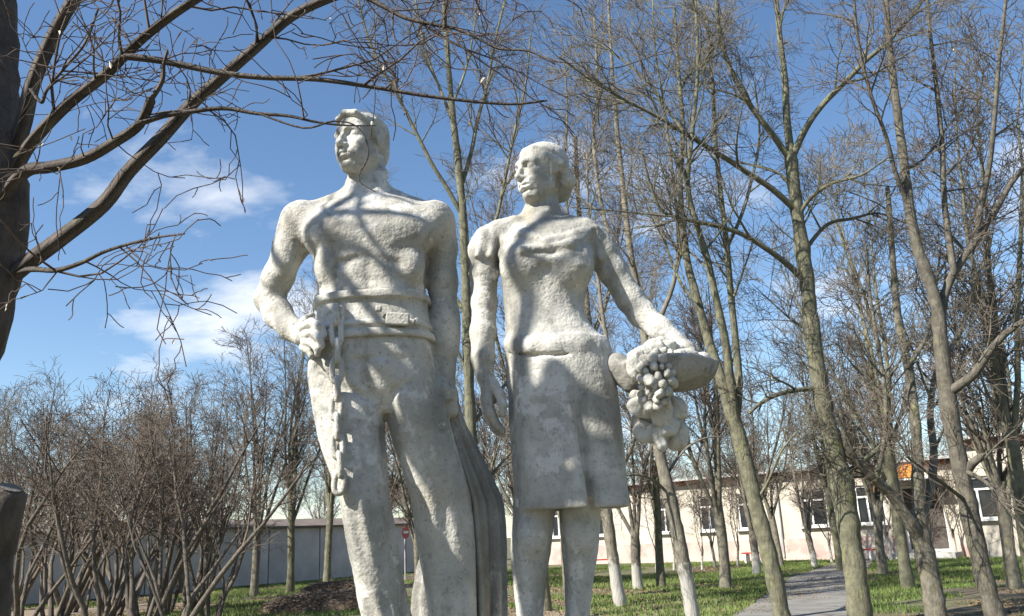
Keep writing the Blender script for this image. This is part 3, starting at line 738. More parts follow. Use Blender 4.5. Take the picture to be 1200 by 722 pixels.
# ------------------------------------------------------------------ the pale one-storey building
M['render'] = material('cream_render', (.46, .42, .35), (.56, .515, .435), 1.2, .92, .25, 30)
overlay(M['render'], (.34, .30, .25), .8, .50, .72, amount=.6, stretch=(1, 1, .3))
M['plinth'] = material('pink_plinth', (.40, .28, .25), (.48, .37, .33), 1.5, .92, .3, 25)
overlay(M['plinth'], (.50, .45, .39), 1.2, .44, .56, amount=.85)
M['brickred'] = material('red_brown_tile', (.25, .10, .06), (.38, .17, .10), 3, .9, .4, 25)
M['roof'] = material('grey_roof_sheet', (.36, .36, .36), (.46, .46, .45), 2, .8, .2, 20)
M['white'] = material('white_paint', (.72, .72, .70), (.80, .80, .78), 4, .55, .05, 30)
M['orange'] = material('orange_panel', (.62, .20, .03), (.75, .30, .05), 4, .6, .1, 30)
M['concrete'] = material('grey_concrete', (.40, .39, .37), (.52, .51, .48), 1.2, .95, .3, 20)
overlay(M['concrete'], (.30, .29, .28), 1.0, .52, .75, amount=.6, stretch=(1, 1, .3))
M['door'] = material('dark_door', (.055, .045, .04), (.09, .075, .06), 4, .6, .1, 20)
m = bpy.data.materials.new('window_glass'); m.use_nodes = True; b = m.node_tree.nodes['Principled BSDF']
b.inputs['Base Color'].default_value = (.025, .03, .035, 1); b.inputs['Roughness'].default_value = .08; M['glass'] = m

FA = Vector((9.9, 43.0, 0)); e1 = Vector((9.4, -8.0, 0)).normalized(); en = Vector((e1.y, -e1.x, 0))   # en points to the viewer side
if en.y > 0: en = -en
def u_at(px, py=610):
    d = ray(px, py); A = np.array([[d.x, -e1.x], [d.y, -e1.y]]); s = np.linalg.solve(A, np.array([FA.x, FA.y])); return float(s[1])
def z_at(px, py):
    u = u_at(px, py); p = FA + e1 * u; d = ray(px, py); return EYE + d.z * (p.y / d.y)
brz = math.atan2(e1.y, e1.x)
bld = empty('one_storey_building', FA, brz)
tag(bld, 'long cream rendered one-storey building with pink plinth and red-brown eaves', 'building')
U0, U1, HW = u_at(628), u_at(1140), 3.75
# local frame of bld: x along the facade, -y towards the viewer
wins = [('w', u_at(833)), ('w', u_at(879)), ('w', u_at(955)), ('w', u_at(1022)), ('w', u_at(781)), ('w', u_at(700)), ('w', u_at(655)), ('d', u_at(1084))]
wins.sort(key=lambda t: t[1])
WB, WT, WW = 1.45, 3.12, 1.25
def facade(parent, u0, u1, hw, holes, lab):
    x = u0
    for kind, u in holes:
        w = WW if kind == 'w' else 1.7; zb = WB if kind == 'w' else .25; zt = WT if kind == 'w' else 2.95
        a, c = u - w / 2, u + w / 2
        MB().box(((x + a) / 2, .2, (hw + .95) / 2), (a - x, .4, hw - .95)).build('wall', M['render'], parent)
        MB().box((u, .2, (zt + hw) / 2), (w, .4, hw - zt)).build('wall', M['render'], parent)
        if kind == 'w': MB().box((u, .2, (.95 + zb) / 2), (w, .4, zb - .95)).build('wall', M['render'], parent)
        # opening: frame, mullion, transom, panes, sill
        fr = empty('window' if kind == 'w' else 'door'); fr.parent = parent; fr.location = (u, .14, 0)
        t = .09; h = zt - zb; zc = (zt + zb) / 2
        for dx in (-1, 1): MB().box((dx * (w / 2 - t / 2), 0, zc), (t, .1, h - .004)).build('frame', M['white'], fr)
        for zz in (zb + t / 2 + .002, zt - t / 2 - .002): MB().box((0, 0, zz), (w - 2 * t - .004, .1, t)).build('frame', M['white'], fr)
        if kind == 'w':
            MB().box((-.12, 0, zc - .2), (.08, .09, h - .6)).build('mullion', M['white'], fr)
            MB().box((0, -.002, zt - .5), (w - 2 * t - .006, .088, .08)).build('transom', M['white'], fr)
            MB().box((0, .03, zc), (w - 2 * t, .02, h - 2 * t)).build('pane', M['glass'], fr)
            MB().box((0, -.22, zb - .035), (w + .14, .24, .05)).build('sill', M['white'], fr)
        else:
            for dx in (-1, 1): MB().box((dx * .38, .03, zc - .02), (.72, .05, h - .2)).build('door_leaf', M['door'], fr)
        x = c
    MB().box(((x + u1) / 2, .2, (hw + .95) / 2), (u1 - x, .4, hw - .95)).build('wall', M['render'], parent)
facade(bld, U0, U1, HW, wins, '')
du = [u for k, u in wins if k == 'd'][0]
MB().box(((U0 + du - .85) / 2, .18, .475), (du - .85 - U0, .46, .95)).build('plinth', M['plinth'], bld)
MB().box(((U1 + du + .85) / 2, .18, .475), (U1 - du - .85, .46, .95)).build('plinth', M['plinth'], bld)
MB().box((du, -.6, .12), (2.6, 1.5, .24)).build('door_step', M['concrete'], bld)
# eaves: courses of separate red-brown blocks, then the roof
n = int((U1 - U0) / .62); shared = None
mb = MB(); mb.box((0, 0, 0), (.58, .36, .24)); tile0 = mb.build('eave_block', M['brickred'], bld, bevel=.02); tile0.location = (U0 + .31, -.05, HW + .13)
for k in range(1, n):
    t = tile0.copy(); COL.objects.link(t); t.parent = bld; t.location = (U0 + .31 + k * .62, -.05 + rngG.uniform(-.02, .02), HW + .13 + rngG.uniform(-.012, .012)); t.rotation_euler = (0, rngG.uniform(-.02, .02), 0)
MB().box(((U0 + U1) / 2, 3.9, HW + .09), (U1 - U0, 7.4, .16)).build('ceiling_slab', M['concrete'], bld)
MB().box(((U0 + U1) / 2, 3.6, HW + .33), (U1 - U0 + .3, 8.2, .10), rx=math.radians(1.2)).build('roof', M['roof'], bld)
MB().box(((U0 + U1) / 2, 7.6, HW / 2), (U1 - U0, .3, HW)).build('wall', M['render'], bld)
for u in (U0, U1): MB().box((u + (.15 if u == U0 else -.15), 4.0, HW / 2), (.3, 6.8, HW - .01)).build('wall', M['render'], bld)
cn_ = empty('canopy'); cn_.parent = bld; cn_.location = (du - .2, -.55, 3.22)
MB().box((0, 0, 0), (2.3, 1.3, .12)).build('slab', M['white'], cn_)
MB().box((-.1, -.67, .30), (1.5, .05, .52)).build('sign_board', M['orange'], cn_)
MB().box((-1.3, -.4, -.35), (.10, .5, .9)).build('side_panel', M['orange'], cn_)

for u in (u_at(745), u_at(915), u_at(1048)):
    V, F_ = tubes([([Vector((u, -.09, .15)), Vector((u, -.09, 2.0)), Vector((u, -.09, HW))], [.05, .05, .05])]); link('downpipe', mesh_np('downpipe', V, F_, M['roof']), bld)
# the taller wing on the right
wg = empty('building_wing', FA + e1 * (U1 + .02) + en * .9, brz)
tag(wg, 'slightly taller cream wing with pale roof edge projecting beside the entrance', 'building')
WL = u_at(1330) - U1
uw = u_at(1160) - U1
facade(wg, 0, WL, 4.3, [('w', uw), ('w', uw + 4.5)], '')
MB().box((WL / 2, .18, .475), (WL, .46, .95)).build('plinth', M['render'], wg)
n = int(WL / .62)
for k in range(n):
    t = tile0.copy(); COL.objects.link(t); t.parent = wg; t.location = (.31 + k * .62, -.05 + rngG.uniform(-.02, .02), 4.43); t.rotation_euler = (0, rngG.uniform(-.02, .02), 0)
MB().box((WL / 2, 3.6, 4.62), (WL + .3, 8.2, .12)).build('roof', M['roof'], wg)
MB().box((.15, 4.1, 2.15), (.3, 7.3, 4.29)).build('wall', M['render'], wg)
MB().box((WL - .15, 4.1, 2.15), (.3, 7.3, 4.29)).build('wall', M['render'], wg)

# ------------------------------------------------------------------ long grey shed wall on the left
SA = Vector((-24.0, 23.5, 0)); SB = Vector((-3.5, 51.5, 0)); sd_ = (SB - SA); SL = sd_.length
shed = empty('long_shed', SA, math.atan2(sd_.y, sd_.x))
tag(shed, 'long low grey shed of concrete panels with brown roof behind the orchard', 'shed')
k = 0; x = 0.0
M['shedroof'] = material('brown_slate', (.10, .08, .068), (.17, .135, .115), 1.5, .95, .4, 12)
mb = MB(); mb.box((0, 0, 0), (2.94, .25, 2.45)); pan0 = None
while x < SL:
    if pan0 is None: pan0 = mb.build('panel', M['concrete'], shed, bevel=.02); o = pan0
    else: o = pan0.copy(); COL.objects.link(o); o.parent = shed
    o.location = (x + 1.5, .13 + rngG.uniform(-.015, .015), 1.235 + rngG.uniform(-.015, .015)); x += 3.0
MB().box((SL / 2, .34, 1.2), (SL, .2, 2.4)).build('inner_wall', M['concrete'], shed)
MB().box((SL / 2, 1.35, 2.72), (SL + .4, 3.1, .10), rx=math.radians(8)).build('roof', M['shedroof'], shed)
MB().box((SL / 2, 5.2, 1.2), (SL, .25, 2.4)).build('inner_wall', M['concrete'], shed)
MB().box((SL / 2, 4.40, 2.72), (SL + .4, 3.1, .10), rx=math.radians(-8)).build('roof', M['shedroof'], shed)

# ------------------------------------------------------------------ small things by the building
M['red'] = material('red_paint', (.34, .02, .015), (.46, .035, .025), 5, .5, .05, 30)
def bench(px, py, label, rz):
    p = G(px, py); b = empty('bench', (p.x, p.y, mound(p.x, p.y)), rz); tag(b, label, 'bench', 'red painted benches')
    for k in range(3): MB().box((0, -.16 + k * .16, .44), (1.1, .13, .05)).build('seat_slat', M['red'], b, bevel=.006)
    for s in (-1, 1):
        MB().box((s * .4, 0, .21), (.09, .40, .42)).build('leg', M['white'], b, bevel=.008)
bench(886, 660, 'low backless red slatted bench by the wall behind the forked limewashed tree', brz)
bench(1011, 657, 'low backless red slatted bench at the far end of the asphalt path', brz)
bench(707, 668, 'low backless red slatted bench seen past the stone woman\'s leg', brz + .5)
# round red road sign on a thin post, by the end of the shed
p = G(475, 680); sg = empty('road_sign', (p.x, p.y, 0), math.radians(64)); tag(sg, 'round red road sign with white bar on thin grey post', 'sign')
def disc(r, t, z, y, mat, name, par):
    mb = MB(); n = 28
    fr = [Vector((r * math.cos(2 * math.pi * k / n), y, z + r * math.sin(2 * math.pi * k / n))) for k in range(n)]
    bk = [v + Vector((0, t, 0)) for v in fr]; nb = len(mb.v); mb.v += fr + bk; mb.f.append([nb + k for k in range(n)]); mb.f.append([nb + n + k for k in reversed(range(n))])
    for k in range(n): mb.f.append([nb + (k + 1) % n, nb + k, nb + n + k, nb + n + (k + 1) % n])
    return mb.build(name, mat, par)
V, F_ = tubes([([Vector((0, 0, -.05)), Vector((0, 0, 1.2)), Vector((0, 0, 2.35))], [.03, .03, .03])]); link('post', mesh_np('post', V, F_, M['roof']), sg)
pl = disc(.28, .02, 2.0, -.055, M['red'], 'plate', sg)
MB().box((0, -.062, 2.0), (.38, .01, .10)).build('bar', M['white'], pl)

# ------------------------------------------------------------------ trees traced from the photograph
SPEC = {0: (.7, 1.6, .7, .10, .06), 1: (3.3, 1.5, .75, .07, .11), 2: (6.5, .75, .75, .04, .15), 3: (9.5, .42, .8, .02, .18), 4: (0, .2, .8, 0, .2)}
def traced_tree(name, label, base, trunk, limbs, mat, tmat, seed, group=None, maxl=4, cut=2, minr=.004, dens=1.0, spec=None, Yd=None, t0=.45, rs=.85):
    """base pixel on the ground; trunk and limbs are pixel polylines (px, py, radius px, depth offset m)"""
    b = G(*base); Y = b.y if Yd is None else Yd
    if Yd is not None: b = P(base[0], base[1], Y); b.z = 0
    def w(l):
        pts = [P(x, y, Y + d) for x, y, r, d in l]; rad = [(r * rs) * mpp(p) for p, (x, y, r, d) in zip(pts, l)]
        return smooth_path(pts, rad, 5)
    g = Grower(seed, spec or SPEC, maxl, minr)
    if Yd is not None:
        g.thin = .5; g.extra = 3
        def clear(q):      # no twig grows down in front of the figures
            v = q - CAM; z = v.dot(FWD)
            if z < .3: return True
            x, y = 600 + FPX * v.dot(RIGHT) / z, 361 - FPX * v.dot(UP) / z
            return not (300 < x < 720 and y > 165) and not (380 < x < 460 and y > 125 and g.rng.random() < .6)
        g.ok = clear
    tp, tr = w(trunk); tp = [Vector((b.x + (tp[0].x - b.x) * .5, Y, -.05))] + tp if tp[0].z > .1 else tp
    if len(tr) < len(tp): tr = [tr[0] * 1.25] + tr
    g.line(tp, tr, 0, t0, dens)
    for l in limbs:
        p, r = w(l); d0 = (p[1] - p[0]).normalized(); p.insert(0, p[0] - d0 * r[0] * .8); r.insert(0, r[0] * .35)
        if l[-1][1] < 5 and Yd is not None:      # limbs that leave the view go on and thin out
            d1 = (p[-1] - p[-4]).normalized(); re = r[-1]
            for i in range(1, 4): p.append(p[-1] + d1 * .11); r.append(re * (1 - .28 * i))
        p.append(p[-1] + (p[-1] - p[-2]).normalized() * r[-1] * 1.5); r.append(r[-1] * .12); g.line(p, r, 1, .25, dens)
    root = empty(name, (b.x, Y, 0)); tag(root, label, 'tree', group)
    split_tree(root, Vector((b.x, Y, 0)), g.out, mat, tmat, cut, minr)
    return root
def lin(pts, r0, r1, d0, d1):
    n = len(pts) - 1; return [(x, y, r0 + (r1 - r0) * i / n, d0 + (d1 - d0) * i / n) for i, (x, y) in enumerate(pts)]

# big tree beside the path: bent trunk with a swollen knee
traced_tree('tree', 'tall grey-green tree with swollen knee in its trunk beside the asphalt path', (1010, 738),
    [(1010, 736, 21, 0), (1004, 690, 19, 0), (998, 640, 18, 0), (992, 600, 19, 0), (986, 568, 22, 0), (976, 525, 19, 0), (967, 485, 15, 0), (957, 430, 14, 0), (950, 375, 13.5, 0), (945, 325, 13, 0), (937, 270, 12, 0), (930, 215, 11, 0), (926, 180, 10, 0)],
    [lin([(925, 186), (905, 158), (880, 125), (860, 90), (846, 50), (840, 5), (842, -50)], 6, 2.5, 0, -.8),
     lin([(927, 182), (922, 140), (920, 95), (914, 45), (910, 0), (906, -60)], 7.5, 3, 0, .6),
     lin([(929, 184), (945, 150), (965, 122), (992, 95), (1014, 72), (1045, 45), (1075, 10), (1100, -30)], 6.5, 2.5, 0, -.6),
     lin([(934, 248), (905, 222), (872, 200), (835, 176), (800, 155), (765, 134), (730, 116), (690, 92), (655, 66)], 6, 1.6, 0, -1.6),
     lin([(800, 153), (782, 128), (760, 98), (735, 75), (705, 52), (670, 20)], 3.2, 1.3, -1.0, -.4),
     lin([(943, 330), (925, 312), (900, 293), (868, 274), (835, 264), (800, 257), (775, 246), (762, 215), (752, 178)], 6, 1.6, 0, -1.4),
     lin([(790, 254), (750, 250), (710, 246), (670, 243)], 2, 1, -1.2, -1.5),
     lin([(941, 300), (952, 282), (972, 262), (1000, 256), (1030, 250), (1062, 262)], 4.5, 1.4, 0, 1.0),
     lin([(935, 255), (950, 232), (975, 215), (1010, 205), (1040, 185)], 4.5, 1.4, 0, -1.0),
     lin([(955, 455), (935, 457), (912, 462), (892, 472), (878, 484)], 5, 3, 0, -.5),
     lin([(985, 560), (1005, 545), (1030, 525), (1050, 500), (1060, 470)], 6, 2, 0, .5),
     lin([(930, 225), (915, 205), (890, 195), (860, 190)], 3.5, 1.4, 0, .8)],
    M['bark2'], M['twig_grey'], 11, rs=0.68)
# forked tree left of the path
traced_tree('tree', 'slender leaning tree dividing into three tall stems above the asphalt path edge', (922, 745),
    [(920, 742, 17, 0), (913, 705, 16, 0), (901, 650, 15, 0), (889, 605, 14, 0), (878, 560, 14, 0), (868, 520, 14, 0), (858, 485, 13, 0), (845, 445, 9.5, 0), (832, 405, 8.5, .1), (818, 355, 7.5, .1), (806, 310, 6.5, .1), (800, 265, 6, .1), (797, 215, 5, .2), (800, 150, 4, .2), (795, 80, 3, .2), (790, 10, 2.5, .3)],
    [lin([(862, 495), (857, 455), (850, 400), (838, 345), (828, 300), (816, 262), (806, 215), (812, 150), (818, 80), (815, 0)], 9, 2.5, 0, -.7),
     lin([(862, 500), (866, 450), (862, 400), (856, 340), (852, 290), (845, 230), (838, 160), (835, 100), (828, 20)], 8, 2.5, 0, .9),
     lin([(818, 355), (800, 335), (785, 300), (772, 262), (745, 215)], 4, 1.4, 0, .6),
     lin([(852, 290), (868, 255), (880, 215), (890, 160), (885, 100)], 4, 1.4, .6, 1.2),
     lin([(806, 215), (785, 170), (778, 120), (768, 60), (765, 0)], 3.5, 1.4, -.5, -.8),
     lin([(885, 590), (900, 565), (915, 530), (935, 505)], 3.5, 1.2, 0, -.6)],
    M['bark2'], M['twig_grey'], 12, rs=0.66)
# dark trunk at the right
traced_tree('tree', 'dark-shadowed tree with raking right limb growing from the sunny lawn', (1172, 738),
    [(1170, 736, 17, 0), (1160, 700, 15, 0), (1147, 650, 14, 0), (1136, 600, 14, 0), (1127, 555, 14, 0), (1116, 500, 13.5, 0), (1109, 455, 13, 0), (1103, 410, 11, 0), (1099, 365, 10, 0), (1088, 325, 9, 0), (1075, 290, 8.5, 0), (1065, 240, 8, 0), (1058, 180, 7, 0), (1050, 120, 6, 0), (1042, 50, 5, .1), (1036, -30, 4, .1)],
    [lin([(1110, 462), (1124, 452), (1142, 438), (1160, 412), (1180, 390), (1212, 370)], 9, 5, 0, -.8),
     lin([(1101, 395), (1106, 350), (1118, 320), (1142, 285), (1165, 250), (1185, 215), (1215, 180)], 8, 4, 0, .5),
     lin([(1118, 320), (1112, 280), (1106, 230), (1104, 170), (1098, 110), (1090, 40), (1085, -20)], 6, 2.5, 0, .9),
     lin([(1142, 285), (1150, 240), (1160, 190), (1166, 130), (1172, 60), (1180, -10)], 5.5, 2.5, .3, -.5),
     lin([(1066, 245), (1050, 205), (1038, 160), (1020, 110), (1006, 50), (1000, -10)], 4.5, 2, 0, -.9),
     lin([(1128, 560), (1138, 545), (1150, 535)], 9, 6, 0, -.2),
     lin([(1135, 590), (1110, 570), (1085, 552), (1062, 535)], 4, 1.6, 0, -.9),
     lin([(1126, 550), (1155, 565), (1175, 590), (1205, 625)], 4.5, 2, 0, -1.2),
     lin([(1060, 200), (1085, 185), (1110, 150), (1130, 130)], 3.5, 1.4, 0, .8)],
    M['bark_shaded'], M['twig'], 13, rs=.72)
# low forked tree between them
traced_tree('tree', 'low forking tree with one limb slanting out, between path and dark-shadowed trunk', (1098, 730),
    [(1098, 728, 15, 0), (1093, 695, 14, 0), (1086, 660, 13.5, 0), (1079, 625, 12, 0), (1076, 585, 9, 0), (1075, 540, 8, 0), (1072, 490, 7, 0), (1064, 430, 6, .1), (1052, 370, 5, .1), (1046, 300, 4, .1), (1040, 220, 3, .2)],
    [lin([(1080, 635), (1064, 608), (1045, 580), (1025, 562), (1008, 545), (992, 520), (985, 480)], 10, 3, 0, -.7),
     lin([(1078, 610), (1090, 575), (1094, 530), (1090, 480), (1100, 430), (1125, 390), (1140, 340)], 7, 2.5, 0, .8),
     lin([(1026, 562), (1035, 520), (1038, 470), (1030, 410), (1020, 350), (1015, 290)], 4.5, 1.6, -.4, .1),
     lin([(1064, 430), (1085, 395), (1095, 350), (1102, 290)], 3.5, 1.4, 0, .7)],
    M['bark'], M['twig_grey'], 14)
# limewashed tree under the basket
traced_tree('tree', 'leaning limewashed tree whose trunk passes behind the stone basket', (816, 738),
    [(814, 736, 15, 0), (808, 700, 13.5, 0), (800, 655, 13, 0), (791, 610, 12, 0), (783, 575, 13, 0), (775, 540, 10, 0), (768, 505, 9.5, 0), (762, 460, 9, 0), (757, 410, 8, 0), (748, 350, 7, .1), (738, 290, 6, .1), (730, 220, 5, .2), (722, 140, 4, .2), (716, 60, 3, .2), (712, -20, 2.5, .2)],
    [lin([(768, 505), (745, 470), (720, 430), (708, 380), (700, 320), (690, 250), (688, 180)], 6, 2, 0, .6),
     lin([(757, 410), (775, 370), (790, 330), (795, 280), (790, 220), (782, 150)], 6, 2, 0, -.6),
     lin([(745, 340), (720, 290), (705, 240), (696, 170), (700, 90), (696, 20)], 5, 2, 0, .8),
     lin([(785, 580), (765, 562), (742, 556), (720, 562)], 4, 1.4, 0, -.7),
     lin([(780, 560), (800, 530), (822, 515), (845, 512)], 4, 1.4, 0, .5)],
    M['bark_white'], M['twig_grey'], 15, rs=0.62)
traced_tree('tree', 'limewashed trunk standing just past the stone woman\'s skirt', (727, 711),
    [(727, 710, 11, 0), (722, 680, 10, 0), (717, 645, 9.5, 0), (712, 610, 9.5, 0), (708, 575, 9, 0), (703, 530, 8, 0), (698, 470, 7, 0), (692, 400, 6, 0), (684, 320, 5, 0), (678, 240, 4, 0), (674, 160, 3, 0)],
    [lin([(710, 590), (725, 555), (742, 520), (752, 470), (758, 420)], 5, 2, 0, -.8), lin([(705, 540), (690, 500), (672, 450), (660, 380), (655, 300), (650, 220)], 5, 1.6, 0, .8),
     lin([(692, 400), (712, 350), (722, 290), (728, 230), (726, 160)], 4, 1.4, 0, .6), lin([(684, 320), (668, 270), (662, 200), (665, 130), (660, 60)], 3.5, 1.3, 0, -.6)],
    M['bark_white'], M['twig'], 16, rs=0.72)
# tall tree seen between the two heads
traced_tree('tree', 'tall forked tree rising between the heads of the two stone figures', (572, 735),
    [(570, 733, 13, 0), (566, 690, 12, 0), (560, 620, 11, 0), (556, 560, 10.5, 0), (552, 500, 10, 0), (549, 430, 9.5, 0), (547, 370, 9, 0), (545, 310, 8.5, 0), (542, 250, 8, 0), (537, 190, 6.5, 0), (530, 130, 5.5, 0), (525, 70, 4.5, 0), (520, 0, 3.5, 0), (516, -60, 2.5, 0)],
    [lin([(543, 255), (525, 222), (508, 195), (490, 160), (470, 120), (448, 80), (430, 40), (418, -10)], 4.5, 1.8, 0, -.8),
     lin([(540, 220), (552, 180), (560, 140), (572, 95), (580, 50), (592, 0)], 4.5, 1.8, 0, .7),
     lin([(533, 150), (518, 110), (502, 70), (490, 20), (484, -30)], 3.5, 1.5, 0, .6),
     lin([(546, 330), (562, 295), (580, 262), (590, 220), (602, 160), (616, 100), (622, 40)], 4.5, 1.6, 0, -.6),
     lin([(547, 370), (525, 335), (498, 300), (470, 268), (452, 240)], 4.5, 1.6, 0, .9),
     lin([(529, 125), (545, 85), (555, 40), (560, -10)], 3, 1.4, 0, -.5),
     lin([(552, 500), (575, 470), (600, 440), (625, 400)], 4, 1.4, 0, .8), lin([(550, 440), (530, 400), (512, 370), (490, 340)], 4, 1.4, 0, -.4),
     lin([(558, 590), (575, 560), (590, 540), (610, 520)], 4, 1.6, 0, .4)],
    M['bark2'], M['twig'], 17, rs=0.66)

# ------------------------------------------------------------------ near dark tree at the left edge
LSPEC = {0: (1.3, .7, .8, .05, .14), 1: (8.0, .62, .85, .02, .20), 2: (9.5, .32, .8, .0, .24), 3: (6.5, .15, .8, -.01, .28), 4: (0, .1, .8, 0, .2)}
lt = traced_tree('near_tree', 'dark rough-barked tree with sawn-off stub and long limbs reaching over the stone figures', (-18, 640),
    [(-14, 722, 25, 0), (-12, 680, 25, 0), (-12, 640, 26, 0), (-22, 600, 26, 0), (-38, 540, 25, 0), (-42, 480, 25, 0), (-30, 430, 25, 0), (-10, 370, 25, 0), (0, 310, 26, 0), (4, 250, 28, 0), (2, 190, 27, 0), (-2, 120, 26, .05), (-5, 50, 25, .1), (-8, -30, 24, .1), (-12, -110, 18, .1), (-13, -150, 11, .1), (-14, -185, 3, .1)],
    [lin([(14, 185), (28, 140), (37, 100), (54, 58), (74, 18), (95, -15), (120, -60)], 12, 8, 0, -.25),
     lin([(10, 215), (28, 178), (50, 150), (84, 117), (124, 86), (160, 50), (200, 18), (240, -8)], 10, 6, 0, -.55),
     lin([(-4, 240), (14, 215), (32, 199), (56, 196), (98, 186), (134, 166), (162, 146), (176, 118)], 10, 7, -.05, -.45),
     lin([(160, 146), (190, 136), (216, 132), (260, 127), (300, 133), (338, 136), (370, 143), (405, 147), (440, 147)], 4.5, 1.0, -.42, -.50),
     lin([(5, 330), (32, 308), (70, 280), (120, 240), (150, 201), (188, 162), (224, 122), (260, 90), (300, 55), (340, 20), (385, -2), (430, -15)], 13, 6, 0, -.40),
     lin([(146, 66), (180, 70), (212, 76), (262, 86), (310, 91), (370, 93), (430, 101), (490, 111), (545, 118), (600, 122), (640, 118)], 5.5, 1.6, -.45, -.45),
     lin([(10, 322), (35, 316), (65, 317), (95, 308), (125, 294), (175, 280), (216, 274)], 5, 1.3, 0, -.5),
     lin([(385, -2), (420, -5), (450, 8), (475, 21), (505, 28), (535, 34), (560, 45), (585, 57), (620, 60), (650, 75)], 4, 1.2, -.4, -.6),
     lin([(36, 105), (48, 120), (55, 105), (75, 80), (100, 50), (115, 10)], 3, 1.5, -.2, -.3),
     lin([(176, 118), (190, 95), (192, 75), (196, 60)], 4, 2, -.45, -.5),
     lin([(300, 132), (355, 150), (392, 142), (420, 150), (432, 180), (420, 210), (440, 225)], 1.6, .8, -.5, -.55)],
    M['bark_dark'], M['twig_dark'], 21, maxl=4, cut=1, minr=.0018, dens=1.0, spec=LSPEC, Yd=2.86, t0=.55, rs=.92)
o0 = lt.location
# sawn stub on the lower trunk
a = P(-14, 640, 2.86) - o0; b2 = P(12, 572, 2.82) - o0
V, F_ = tubes([([a, a.lerp(b2, .4) + Vector((.02, -.02, 0)), a.lerp(b2, .75), a.lerp(b2, .92), b2], [.078, .066, .064, .056, .036])])
link('stub', mesh_np('stub', V, F_, M['bark_dark']), lt)
M['cutwood'] = material('weathered_cut_wood', (.10, .095, .085), (.17, .16, .14), 12, .9, .6, 60)
d = (b2 - a).normalized(); q1 = d.orthogonal().normalized(); q2 = d.cross(q1)
mb = MB(); mb.poly([b2 + d * .003 + (q1 * math.cos(t * math.pi / 7) + q2 * math.sin(t * math.pi / 7)) * .037 for t in range(14)]); mb.build('sawn_face', M['cutwood'], lt)
# pale dry bracts still hanging on the twigs
tw = [c for c in lt.children if c.name.startswith('crown')][0]
vv = np.empty(len(tw.data.vertices) * 3, np.float32); tw.data.vertices.foreach_get('co', vv); vv = vv.reshape(-1, 3)
rl = random.Random(9)
me = bpy.data.meshes.new('dry_leaf')
me.from_pydata([(0, 0, 0), (.008, .004, -.012), (.010, .002, -.03), (.002, -.004, -.052), (-.008, .002, -.03), (-.007, .005, -.012)], [], [(0, 1, 2, 3), (0, 3, 4, 5)]); me.materials.append(M['leaf'])
for k in range(36):
    p = vv[rl.randrange(len(vv))]; lf = link('dry_leaf', me, lt, tuple(p)); s = rl.uniform(.3, .6); lf.scale = (s, s, s); lf.rotation_euler = (rl.uniform(-.7, .7), rl.uniform(-.7, .7), rl.uniform(0, 6.3))

# ------------------------------------------------------------------ trees by kind, copied
GSPEC = {0: (0, 1.5, .7, .10, .05), 1: (3.1, 1.45, .66, .10, .09), 2: (6.0, .75, .7, .05, .14), 3: (7.0, .44, .75, .02, .17), 4: (0, .2, .8, 0, .2)}
def lime_tree(seed, height, fork, stems, r, mat, tmat, spread=.30, minr=.0055):
    rg = random.Random(seed); g = Grower(seed, GSPEC, 4, minr)
    top = Vector((rg.uniform(-.12, .12), rg.uniform(-.12, .12), fork))
    tp, tr = smooth_path([Vector((0, 0, -.05)), Vector((rg.uniform(-.05, .05), 0, fork * .4)), top * 1, top + Vector((0, 0, .25))], [r * 1.3, r, r * 1.02, r * .8])
    g.line(tp, tr, 0, .9, 0)
    for k in range(stems):
        az = k * 2 * math.pi / stems + rg.uniform(-.5, .5); sp = spread * rg.uniform(.5, 1.4) * (.25 if k == 0 else 1)
        d = Vector((math.cos(az) * sp, math.sin(az) * sp, 1)).normalized(); p = top + Vector((math.cos(az), math.sin(az), 0)) * r * .4 + Vector((0, 0, rg.uniform(-.35, .2)))
        L = (height - fork) * rg.uniform(.75, 1.05); n = 9; pts = [p]; rad = [r * .48]
        for i in range(n - 1):
            d = (d + Vector((rg.gauss(0, .06), rg.gauss(0, .06), .06))).normalized(); p = p + d * (L / (n - 1)); pts.append(p); rad.append(max(.008, r * .48 * (1 - .86 * (i + 1) / (n - 1))))
        g.line(pts, rad, 1, .08)
    root = empty('tree'); tag(root, 'x', 'tree'); split_tree(root, Vector((0, 0, 0)), g.out, mat, tmat, 1, minr)
    return root
def shrub_tree(seed, height, stems, mat, tmat, minr=.005):
    rg = random.Random(seed)
    sp = {0: (0, 1, .7, .1, .1), 1: (2.3, 1.4, .7, .06, .14), 2: (4.6, .74, .8, .04, .18), 3: (4.6, .4, .85, .02, .2), 4: (0, .2, .8, 0, .2)}
    g = Grower(seed, sp, 4, minr)
    for k in range(stems):
        az = k * 2 * math.pi / stems + rg.uniform(-.4, .4); spd = rg.uniform(.08, .42); d = Vector((math.cos(az) * spd, math.sin(az) * spd, 1)).normalized()
        p = Vector((math.cos(az) * .14, math.sin(az) * .14, -.05)); r = rg.uniform(.035, .07); L = height * rg.uniform(.7, 1.1); n = 9; pts = [p]; rad = [r]
        for i in range(n - 1):
            d = (d + Vector((rg.gauss(0, .15), rg.gauss(0, .15), .03))).normalized(); p = p + d * (L / (n - 1)); pts.append(p); rad.append(max(.007, r * (1 - .85 * (i + 1) / (n - 1))))
        g.line(pts, rad, 1, .30)
    root = empty('shrub_tree'); tag(root, 'x', 'tree'); split_tree(root, Vector((0, 0, 0)), g.out, mat, tmat, 1, minr)
    return root
